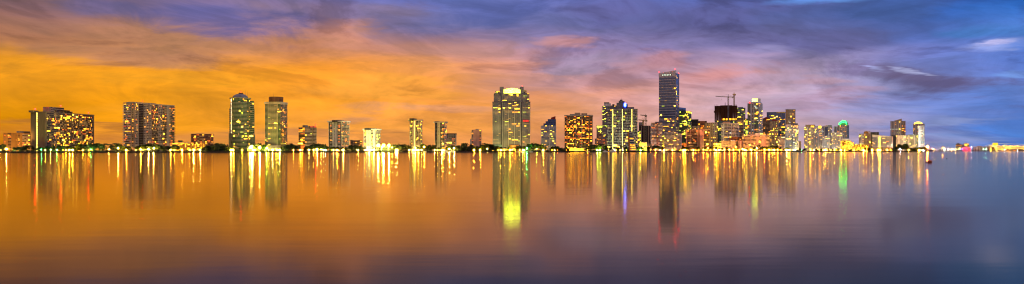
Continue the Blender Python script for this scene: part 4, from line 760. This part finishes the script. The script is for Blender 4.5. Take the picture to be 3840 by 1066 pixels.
for k, (pa, pyt, pyb) in enumerate([(3700, 551.5, 554), (3708, 549, 551.5), (3716, 546.7, 549)]):
    m = MB(); m.prism([(sx(pa), 1+k), (L, 1+k), (L, 23-k), (sx(pa), 23-k)], sz(pyb)+.005, sz(pyt), 'ship_white'); dk = m.build('deck', o)
    x = sx(pa)+2; j = 0
    while x < L-6:
        if sx(3850) < x: break
        link('window', unit_quad(rnd.choice(['ship_glow', 'ship_white_glow', 'ship_glow', 'lit_warm', 'lit_pale'])), dk, (x, .9+k, sz(pyb)+.6), 0, (4.4, 1, 1.7)); x += 5.6
for r_ in range(3):
    x = sx(3712)
    while x < sx(3850):
        if rnd.random() < .75: link('window', unit_quad(rnd.choice(['ship_glow', 'lit_warm', 'lit_yellow'])), o, (x, -.1, sz(556.4+r_*2.6)), 0, (3.2, 1, 1.8))
        x += 5
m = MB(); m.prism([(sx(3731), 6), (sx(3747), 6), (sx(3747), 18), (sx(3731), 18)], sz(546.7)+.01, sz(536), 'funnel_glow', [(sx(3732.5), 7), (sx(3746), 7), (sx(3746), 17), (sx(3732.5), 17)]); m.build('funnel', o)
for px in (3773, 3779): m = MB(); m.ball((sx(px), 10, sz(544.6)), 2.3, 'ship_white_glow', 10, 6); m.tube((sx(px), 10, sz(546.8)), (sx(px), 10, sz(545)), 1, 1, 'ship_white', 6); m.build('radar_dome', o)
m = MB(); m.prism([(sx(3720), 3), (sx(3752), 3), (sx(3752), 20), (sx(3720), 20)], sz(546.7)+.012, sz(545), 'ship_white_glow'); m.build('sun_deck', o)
for a_, b_ in (((3700, 546), (3730, 540)), ((3746, 538.5), (3900, 543))):
    m = MB(); m.tube((sx(a_[0]), 10, sz(a_[1])), (sx(b_[0]), 10, sz(b_[1])), .35, .35, 'ship_white_glow', 4); m.build('light_string', o)
m = MB(); m.tube((sx(3703), 8, sz(551.5)), (sx(3700), 8, sz(545)), .5, .3, 'ship_white', 5); m.build('mast', o)
b = simple('dock_shed', 'long yellow-lit dock shed in front of the cruise ship', 3775, 3900, 3050, 560, 2, 'tan', 'glass_brown', 'hPPhPPwPhPPhPPwP', .5, dict(lit_yellow=2, lit_warm=2)); b.done(30)
b = simple('dock_shed', 'small dark-windowed dock building before the bow of the cruise ship', 3718, 3728, 3055, 552, 4, 'brown', 'glass_dark', 'ww', .2, ORG); b.done(10)
# tents
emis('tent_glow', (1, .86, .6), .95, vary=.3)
for k, px in enumerate((3543, 3557, 3570, 3584, 3598)):
    D_ = 3045; o = empty('peaked_tent', (wx(px, D_), D_, GZ), 0, unique('white lit tent with a pointed peak', 3540+k).replace('before the white tents', 'on the far quay'), 'tent', 'white peaked tents')
    pr = [(7.6, 4.), (5, 5.6), (2.6, 8), (1.1, 11), (.3, 14.5)]; m = MB(); n = 8
    for (r0, z0_), (r1, z1_) in zip(pr, pr[1:]):
        for j in range(n):
            a0, a1 = 2*math.pi*j/n, 2*math.pi*(j+1)/n
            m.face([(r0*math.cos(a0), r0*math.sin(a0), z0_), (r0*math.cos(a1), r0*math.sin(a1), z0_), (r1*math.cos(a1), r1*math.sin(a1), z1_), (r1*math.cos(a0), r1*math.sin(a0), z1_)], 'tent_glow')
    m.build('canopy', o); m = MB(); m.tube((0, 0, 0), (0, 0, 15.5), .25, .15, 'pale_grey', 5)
    for j in range(4): a0 = math.pi/4+j*math.pi/2; m.tube((6.8*math.cos(a0), 6.8*math.sin(a0), 0), (6.8*math.cos(a0), 6.8*math.sin(a0), 4.3), .2, .2, 'pale_grey', 4)
    m.build('poles', o).name = 'pole'
D_ = 3040; o = empty('flag_mast', (wx(3643, D_), D_, GZ), 0, 'thin white mast standing alone right of the pink-lit hall', 'mast'); m = MB(); m.tube((0, 0, 0), (0, 0, wz(548, D_)-GZ), .7, .4, 'ship_white', 6); m.build('pole', o); m = MB(); m.tube((-3, 0, 12), (3, 0, 12), .3, .3, 'ship_white', 4); m.build('yard', o)
# buoy, marker, log
D_ = 4*F/(610-HY); o = empty('mooring_buoy', (wx(3486, D_), D_, 0), .12, 'rusty orange barrel buoy floating alone in the open bay', 'buoy')
wall('buoy_rust', (.42, .1, .03), .55, .5, 3.); m = MB()
prof = [(-.66, .2), (-.6, .42), (-.3, .5), (.3, .5), (.6, .42), (.66, .2)]; n = 14
ring_ = [[(x, r*math.cos(2*math.pi*j/n), .28+r*math.sin(2*math.pi*j/n)) for j in range(n)] for x, r in prof]
for a_, b_ in zip(ring_, ring_[1:]):
    for j in range(n): m.face([a_[j], b_[j], b_[(j+1) % n], a_[(j+1) % n]], 'buoy_rust')
m.face(ring_[0], 'buoy_rust'); m.face(ring_[-1][::-1], 'buoy_rust'); m.build('barrel', o)
for x in (-.25, .25):
    m = MB(); 
    for j in range(n):
        a0, a1 = 2*math.pi*j/n, 2*math.pi*(j+1)/n; m.tube((x, .52*math.cos(a0), .28+.52*math.sin(a0)), (x, .52*math.cos(a1), .28+.52*math.sin(a1)), .03, .03, 'rust', 4)
    m.build('hoop', o)
m = MB(); m.box(-1.45, -.2, .02, -.62, .2, .16, 'dark'); m.build('float_arm', o); m = MB(); m.ball((-.95, 0, .3), (.3, .22, .22), 'ship_white', 10, 6); m.build('float', o)
D_ = 4*F/(594-HY); o = empty('channel_marker', (wx(1452, D_), D_, 0), 0, 'thin dark channel marker post in the water before the three floodlights', 'marker'); m = MB(); m.tube((0, 0, -.5), (0, 0, 1.05), .07, .05, 'dark', 6); m.build('post', o); m = MB(); m.box(-.3, -.04, .1, .12, .04, .28, 'dark'); m.build('board', o)
D_ = 4*F/(596-HY); o = empty('sea_bird', (wx(3550, D_), D_, 0), 0, 'small dark seabird floating on the water right of the buoy', 'bird'); m = MB(); m.ball((0, 0, .08), (.3, .14, .12), 'dark', 10, 6); m.tube((.2, 0, .12), (.3, 0, .3), .05, .04, 'dark', 6); m.ball((.33, 0, .33), (.08, .05, .05), 'dark', 8, 5); m.tube((.38, 0, .32), (.48, 0, .31), .02, .005, 'dark', 4); m.build('body', o)

# ------------------------------------------------------------------ ground and water
m = MB(); wall('shore_wall', (.06, .05, .035), .9, .5, .6); wall('lawn', (.05, .07, .025), .95, .4, .1)
front = [(wx(p, ds(p)+1.5*math.sin(p*.05)), ds(p)+1.5*math.sin(p*.05)) for p in range(-900, 3481, 30)]
front += [(wx(3484, 2100), 2100), (wx(3486, 3000), 3000), (wx(5200, 3000), 3000), (9000, 9500), (-9000, 9500), (-2600, 1050)]
m.prism(front, -2, GZ, 'shore_wall'); k = len(m.f)-2; m.m[k] = m.mi('lawn'); tag(m.build('ground'), kind='structure')
def water_mat():
    mt = bpy.data.materials.new('bay_water'); nt, p = nodes(mt)
    p.inputs['Base Color'].default_value = (.012, .011, .012, 1); p.inputs['IOR'].default_value = 1.2; p.inputs['Roughness'].default_value = .09
    g = nt.nodes.new('ShaderNodeNewGeometry'); mp = nt.nodes.new('ShaderNodeMapping'); mp.inputs['Scale'].default_value = (.03, .16, 1)
    n = nt.nodes.new('ShaderNodeTexNoise'); n.inputs['Scale'].default_value = 1.; n.inputs['Detail'].default_value = 3
    nt.links.new(g.outputs['Position'], mp.inputs[0]); nt.links.new(mp.outputs[0], n.inputs['Vector'])
    mr = nt.nodes.new('ShaderNodeMapRange'); mr.inputs['From Min'].default_value = .35; mr.inputs['From Max'].default_value = .65; mr.inputs['To Min'].default_value = .078; mr.inputs['To Max'].default_value = .092
    nt.links.new(n.outputs[0], mr.inputs[0]); nt.links.new(mr.outputs[0], p.inputs['Roughness'])
    n2 = nt.nodes.new('ShaderNodeTexNoise'); n2.inputs['Scale'].default_value = 1.2; n2.inputs['Detail'].default_value = 2
    mp2 = nt.nodes.new('ShaderNodeMapping'); mp2.inputs['Scale'].default_value = (.25, 1, 1); nt.links.new(g.outputs['Position'], mp2.inputs[0]); nt.links.new(mp2.outputs[0], n2.inputs['Vector'])
    bp = nt.nodes.new('ShaderNodeBump'); bp.inputs['Strength'].default_value = .1; bp.inputs['Distance'].default_value = .02
    nt.links.new(n2.outputs[0], bp.inputs['Height'])
    n3 = nt.nodes.new('ShaderNodeTexNoise'); n3.inputs['Scale'].default_value = .16; n3.inputs['Detail'].default_value = 2; mp3 = nt.nodes.new('ShaderNodeMapping'); mp3.inputs['Scale'].default_value = (.35, 1, 1)
    nt.links.new(g.outputs['Position'], mp3.inputs[0]); nt.links.new(mp3.outputs[0], n3.inputs['Vector'])
    b3 = nt.nodes.new('ShaderNodeBump'); b3.inputs['Strength'].default_value = 1; b3.inputs['Distance'].default_value = .014
    nt.links.new(n3.outputs[0], b3.inputs['Height']); nt.links.new(bp.outputs[0], b3.inputs['Normal']); nt.links.new(b3.outputs[0], p.inputs['Normal'])
    fr = nt.nodes.new('ShaderNodeFresnel'); fr.inputs['IOR'].default_value = 1.2; gl = nt.nodes.new('ShaderNodeBsdfGlossy'); gl.inputs['Color'].default_value = (1, .86, .64, 1)
    df = nt.nodes.new('ShaderNodeBsdfDiffuse'); df.inputs['Color'].default_value = (.02, .012, .006, 1); ms = nt.nodes.new('ShaderNodeMixShader')
    nt.links.new(b3.outputs[0], fr.inputs['Normal']); nt.links.new(b3.outputs[0], gl.inputs['Normal']); nt.links.new(mr.outputs[0], gl.inputs['Roughness'])
    nt.links.new(fr.outputs[0], ms.inputs[0]); nt.links.new(df.outputs[0], ms.inputs[1]); nt.links.new(gl.outputs[0], ms.inputs[2]); nt.links.new(ms.outputs[0], nt.nodes['Material Output'].inputs['Surface']); nt.nodes.remove(p)
    MATS['bay_water'] = mt
water_mat(); m = MB(); m.face([(-30000, -3000, 0), (30000, -3000, 0), (30000, 40000, 0), (-30000, 40000, 0)], 'bay_water'); tag(m.build('water'), kind='structure')

# ------------------------------------------------------------------ sky
W = bpy.data.worlds.new('World'); SC.world = W; W.use_nodes = True; nt = W.node_tree; N, Lk = nt.nodes, nt.links; N.clear()
def nd(t, **k):
    n = N.new(t)
    for a_, v in k.items(): setattr(n, a_, v)
    return n
def math_(op, a, b_=None, c=None):
    n = nd('ShaderNodeMath', operation=op)
    for i, v in enumerate((a, b_, c)):
        if v is None: continue
        if isinstance(v, (int, float)): n.inputs[i].default_value = v
        else: Lk.new(v, n.inputs[i])
    return n.outputs[0]
tc = nd('ShaderNodeTexCoord'); sep = nd('ShaderNodeSeparateXYZ'); Lk.new(tc.outputs['Generated'], sep.inputs[0])
nrm = nd('ShaderNodeVectorMath', operation='NORMALIZE'); Lk.new(tc.outputs['Generated'], nrm.inputs[0]); Lk.new(nrm.outputs[0], sep.inputs[0])
az = math_('MULTIPLY', math_('ARCTAN2', sep.outputs[0], sep.outputs[1]), 57.2958)
el = math_('MULTIPLY', math_('ARCSINE', sep.outputs[2]), 57.2958)
def azel(px, py):
    return math.degrees(math.atan((px-CX)/F)), math.degrees(math.atan((HY-py)/math.hypot(F, px-CX)))
# cloud layer coordinates: direction projected on a flat layer high above, so streaks flatten toward the horizon
dz = math_('ADD', math_('MAXIMUM', sep.outputs[2], 0.), .07)
cv = nd('ShaderNodeCombineXYZ'); Lk.new(math_('DIVIDE', sep.outputs[0], dz), cv.inputs[0]); Lk.new(math_('DIVIDE', sep.outputs[1], dz), cv.inputs[1])
def noise(vec, scale, detail=5, off=(0, 0, 0), sc=(1, 1, 1), rough=.55, dist=0.):
    mp = nd('ShaderNodeMapping'); mp.inputs['Location'].default_value = off; mp.inputs['Scale'].default_value = sc; Lk.new(vec, mp.inputs[0])
    n = nd('ShaderNodeTexNoise'); n.inputs['Scale'].default_value = scale; n.inputs['Detail'].default_value = detail; n.inputs['Roughness'].default_value = rough; n.inputs['Distortion'].default_value = dist
    Lk.new(mp.outputs[0], n.inputs['Vector']); return n.outputs[0]
nA = noise(cv.outputs[0], .55, 6, (3, 1, 0), (.8, 1, 1)); nB = noise(cv.outputs[0], .55, 6, (11, 7, 3), (.8, 1, 1)); ae = nd('ShaderNodeCombineXYZ'); Lk.new(az, ae.inputs[0]); Lk.new(math_('ADD', el, math_('MULTIPLY', az, .06)), ae.inputs[1])
nC = noise(ae.outputs[0], 1., 9, (5, 2, 9), (.17, .55, 1), .62, .6)
azw = math_('ADD', az, math_('MULTIPLY', math_('SUBTRACT', nA, .5), 14.)); elw = math_('ADD', el, math_('MULTIPLY', math_('SUBTRACT', nB, .5), 5.))
pw = nd('ShaderNodeCombineXYZ'); Lk.new(azw, pw.inputs[0]); Lk.new(elw, pw.inputs[1])
ROWS = [  # photo row : colours at columns
 (560, [(205, 130, 48), (205, 130, 55), (216, 142, 78), (238, 160, 90), (234, 156, 92), (220, 150, 110), (224, 172, 160), (200, 168, 182), (134, 148, 194), (78, 122, 194)]),
 (470, [(208, 132, 35), (208, 135, 38), (230, 152, 58), (242, 162, 78), (238, 160, 86), (234, 160, 110), (216, 170, 166), (188, 164, 184), (130, 142, 194), (84, 126, 202)]),
 (350, [(216, 140, 28), (222, 143, 36), (224, 146, 50), (238, 155, 62), (230, 150, 80), (220, 150, 112), (190, 150, 162), (158, 148, 182), (118, 132, 192), (98, 128, 200)]),
 (270, [(208, 134, 34), (212, 138, 42), (234, 155, 52), (236, 150, 62), (220, 146, 90), (190, 140, 140), (168, 142, 168), (138, 130, 170), (106, 120, 184), (88, 122, 198)]),
 (180, [(138, 92, 70), (152, 100, 78), (165, 115, 86), (186, 124, 92), (178, 125, 114), (135, 118, 155), (112, 108, 155), (90, 95, 145), (76, 100, 166), (82, 125, 200)]),
 (90, [(98, 72, 78), (108, 80, 90), (110, 95, 135), (125, 105, 135), (105, 105, 155), (100, 105, 160), (90, 95, 150), (75, 92, 150), (56, 96, 172), (48, 106, 190)]),
 (0, [(88, 68, 84), (92, 78, 110), (105, 90, 130), (98, 98, 155), (88, 105, 175), (88, 105, 175), (80, 100, 170), (72, 110, 190), (42, 96, 182), (32, 96, 186)]),
 (-160, [(215, 105, 0), (215, 105, 0), (190, 92, 0), (135, 66, 8), (90, 52, 40), (62, 44, 62), (42, 46, 90), (28, 58, 120), (15, 80, 155), (15, 90, 175)]),
 (-700, [(150, 80, 20), (150, 80, 20), (130, 72, 30), (90, 60, 50), (75, 62, 75), (70, 66, 90), (65, 70, 110), (55, 75, 125), (45, 80, 140), (45, 85, 150)]),
 (-2400, [(125, 100, 105)]*10)]
COLS = [-500, 0, 600, 1200, 1700, 2100, 2600, 3050, 3480, 3840]
azn = math_('DIVIDE', math_('ADD', azw, 180.), 360.)
prev = None; pe = None
for py, cols in ROWS:
    r = nd('ShaderNodeValToRGB'); cr = r.color_ramp; e0 = azel(1920, py)[1]
    stops = [(0.0, (172, 150, 150))]+[((azel(p, 0)[0]+180)/360, c) for p, c in zip(COLS, cols)]+[(.75, (188, 184, 212)), (1.0, (172, 150, 150))]
    cr.elements[0].position = 0; cr.elements[1].position = 1
    cr.elements[0].color = (*lin(stops[0][1]), 1); cr.elements[1].color = (*lin(stops[-1][1]), 1)
    for p, c in stops[1:-1]:
        e = cr.elements.new(p); e.color = (*lin(c), 1)
    Lk.new(azn, r.inputs[0])
    if prev is None: prev = r.outputs[0]
    else:
        mr = nd('ShaderNodeMapRange', interpolation_type='SMOOTHSTEP'); mr.inputs['From Min'].default_value = pe; mr.inputs['From Max'].default_value = e0; Lk.new(elw, mr.inputs[0])
        mx = nd('ShaderNodeMix', data_type='RGBA'); Lk.new(mr.outputs[0], mx.inputs[0]); Lk.new(prev, mx.inputs[6]); Lk.new(r.outputs[0], mx.inputs[7]); prev = mx.outputs[2]
    pe = e0
def blob(px, py, wpx, hpx, c, op, soft=.25, tex=None):
    global prev
    a0, e0 = azel(px, py); sa = math.degrees(wpx/2/F)*math.cos(math.radians(a0))**2; se = math.degrees(hpx/2/F)
    s1 = nd('ShaderNodeVectorMath', operation='SUBTRACT'); Lk.new(pw.outputs[0], s1.inputs[0]); s1.inputs[1].default_value = (a0, e0, 0)
    s2 = nd('ShaderNodeVectorMath', operation='MULTIPLY'); Lk.new(s1.outputs[0], s2.inputs[0]); s2.inputs[1].default_value = (1/sa, 1/se, 0)
    s3 = nd('ShaderNodeVectorMath', operation='LENGTH'); Lk.new(s2.outputs[0], s3.inputs[0])
    d = math_('ADD', s3.outputs['Value'], math_('MULTIPLY', math_('SUBTRACT', nC, .5), 2.2))
    mr = nd('ShaderNodeMapRange', interpolation_type='SMOOTHSTEP'); mr.inputs['From Min'].default_value = 1.15; mr.inputs['From Max'].default_value = soft; mr.inputs['To Max'].default_value = op; Lk.new(d, mr.inputs[0])
    mx = nd('ShaderNodeMix', data_type='RGBA'); Lk.new(mr.outputs[0], mx.inputs[0]); Lk.new(prev, mx.inputs[6]); mx.inputs[7].default_value = (*lin(c), 1); prev = mx.outputs[2]
for a_ in [(820, 90, 800, 120, (86, 88, 150), .8), (330, 45, 300, 60, (95, 90, 140), .6), (180, 85, 500, 50, (140, 98, 85), .5), (500, 185, 900, 60, (165, 115, 95), .6), (1000, 60, 160, 40, (135, 108, 130), .5), (1380, 150, 280, 110, (205, 140, 115), .7),
           (1850, 70, 520, 90, (82, 95, 160), .75), (1500, 55, 380, 60, (125, 108, 135), .6), (1850, 190, 560, 90, (190, 138, 128), .5), (1450, 320, 800, 60, (242, 165, 75), .6), (700, 280, 900, 70, (236, 158, 55), .6), (1600, 400, 800, 60, (205, 150, 125), .5),
           (300, 490, 700, 40, (168, 108, 58), .7), (1150, 500, 700, 50, (185, 125, 85), .6), (2180, 165, 230, 50, (200, 145, 145), .8), (2400, 220, 170, 90, (195, 140, 145), .6), (2160, 230, 300, 80, (150, 140, 175), .6), (2000, 330, 420, 60, (232, 152, 105), .5),
           (2600, 300, 300, 110, (212, 142, 132), .6), (2700, 70, 420, 110, (90, 90, 142), .5), (2950, 170, 800, 120, (92, 92, 140), .6), (3020, 25, 420, 40, (105, 150, 225), .9), (3300, 60, 500, 90, (68, 92, 150), .6), (2780, 200, 320, 60, (150, 145, 190), .5),
           (3560, 315, 620, 110, (92, 84, 125), .85), (3200, 290, 520, 60, (110, 98, 138), .7), (3690, 185, 330, 34, (150, 165, 220), .8), (3700, 176, 220, 14, (185, 185, 228), .8), (3230, 285, 130, 13, (160, 165, 215), .8), (3390, 275, 150, 11, (178, 182, 226), .8), (3800, 255, 260, 34, (115, 150, 215), .8), (3700, 120, 500, 60, (75, 125, 195), .7), (3620, 430, 260, 40, (140, 155, 205), .7),
           (3400, 470, 500, 60, (120, 125, 180), .5), (3130, 390, 420, 40, (178, 140, 160), .5), (2300, 60, 360, 90, (105, 105, 165), .5), (3760, 520, 300, 60, (85, 112, 180), .6), (3000, 345, 300, 40, (190, 150, 160), .5)]:
    blob(*a_)
# broken cloud layer: darker bodies with paler rims
nD = noise(ae.outputs[0], 1., 9, (1, 4, 2), (.1, .36, 1), .6, .8)
m1 = nd('ShaderNodeMapRange', interpolation_type='SMOOTHSTEP'); m1.inputs['From Min'].default_value = .4; m1.inputs['From Max'].default_value = .62; Lk.new(nD, m1.inputs[0]); m1 = m1.outputs[0]
hi = nd('ShaderNodeMapRange', interpolation_type='SMOOTHSTEP'); hi.inputs['From Min'].default_value = .5; hi.inputs['From Max'].default_value = 6.; hi.inputs['To Min'].default_value = .35; Lk.new(el, hi.inputs[0])
mh = math_('MULTIPLY', m1, hi.outputs[0])
mx = nd('ShaderNodeMix', data_type='RGBA', blend_type='MULTIPLY'); Lk.new(mh, mx.inputs[0]); Lk.new(prev, mx.inputs[6]); mx.inputs[7].default_value = (.85, .8, .84, 1); prev = mx.outputs[2]
ed = math_('MULTIPLY', math_('MULTIPLY', mh, math_('SUBTRACT', 1., m1)), 1.1)
mx = nd('ShaderNodeMix', data_type='RGBA', blend_type='ADD'); Lk.new(ed, mx.inputs[0]); Lk.new(prev, mx.inputs[6]); Lk.new(prev, mx.inputs[7]); prev = mx.outputs[2]
fm = nd('ShaderNodeMapRange'); fm.inputs['From Min'].default_value = .3; fm.inputs['From Max'].default_value = .7; fm.inputs['To Min'].default_value = .76; fm.inputs['To Max'].default_value = 1.24; Lk.new(nC, fm.inputs[0])
vm = nd('ShaderNodeVectorMath', operation='SCALE'); Lk.new(prev, vm.inputs[0]); Lk.new(fm.outputs[0], vm.inputs['Scale'])
sky = nd('ShaderNodeTexSky', sky_type='NISHITA', sun_disc=False, sun_elevation=math.radians(-1.5), sun_rotation=math.radians(-52))
hs = nd('ShaderNodeHueSaturation'); hs.inputs['Saturation'].default_value = 1.04; Lk.new(vm.outputs[0], hs.inputs['Color'])
bg1 = nd('ShaderNodeBackground'); Lk.new(hs.outputs[0], bg1.inputs[0]); bg1.inputs[1].default_value = 1.
bg2 = nd('ShaderNodeBackground'); Lk.new(sky.outputs[0], bg2.inputs[0]); bg2.inputs[1].default_value = .05
ad = nd('ShaderNodeAddShader'); Lk.new(bg1.outputs[0], ad.inputs[0]); Lk.new(bg2.outputs[0], ad.inputs[1])
out = nd('ShaderNodeOutputWorld'); Lk.new(ad.outputs[0], out.inputs[0])
S = bpy.data.lights.new('sun', 'SUN'); S.energy = .3; S.angle = math.radians(8); S.color = (1, .62, .35)
so = bpy.data.objects.new('sun', S); COL.objects.link(so); a0 = math.radians(-52); e0 = math.radians(3)
so.rotation_euler = (-Vector((math.sin(a0)*math.cos(e0), math.cos(a0)*math.cos(e0), math.sin(e0)))).to_track_quat('-Z', 'Y').to_euler()

# ------------------------------------------------------------------ camera
cam = bpy.data.cameras.new('camera'); co = bpy.data.objects.new('camera', cam); COL.objects.link(co); co.location = (0, 0, H); co.rotation_euler = (math.pi/2, 0, 0)
cam.sensor_width = 36; cam.lens = 36*F/3840; cam.shift_y = (HY-533)/3840; cam.clip_start = .5; cam.clip_end = 80000; SC.camera = co
vs = SC.view_settings; vs.view_transform = 'Standard'; vs.look = 'None'; vs.exposure = 0; vs.gamma = 1
cy = SC.cycles; cy.use_denoising = True; cy.pixel_filter_type = 'BLACKMAN_HARRIS'; cy.filter_width = 1.15; cy.sample_clamp_indirect = 3; cy.max_bounces = 4; cy.diffuse_bounces = 2; cy.glossy_bounces = 3; cy.use_light_tree = True; cy.caustics_reflective = False
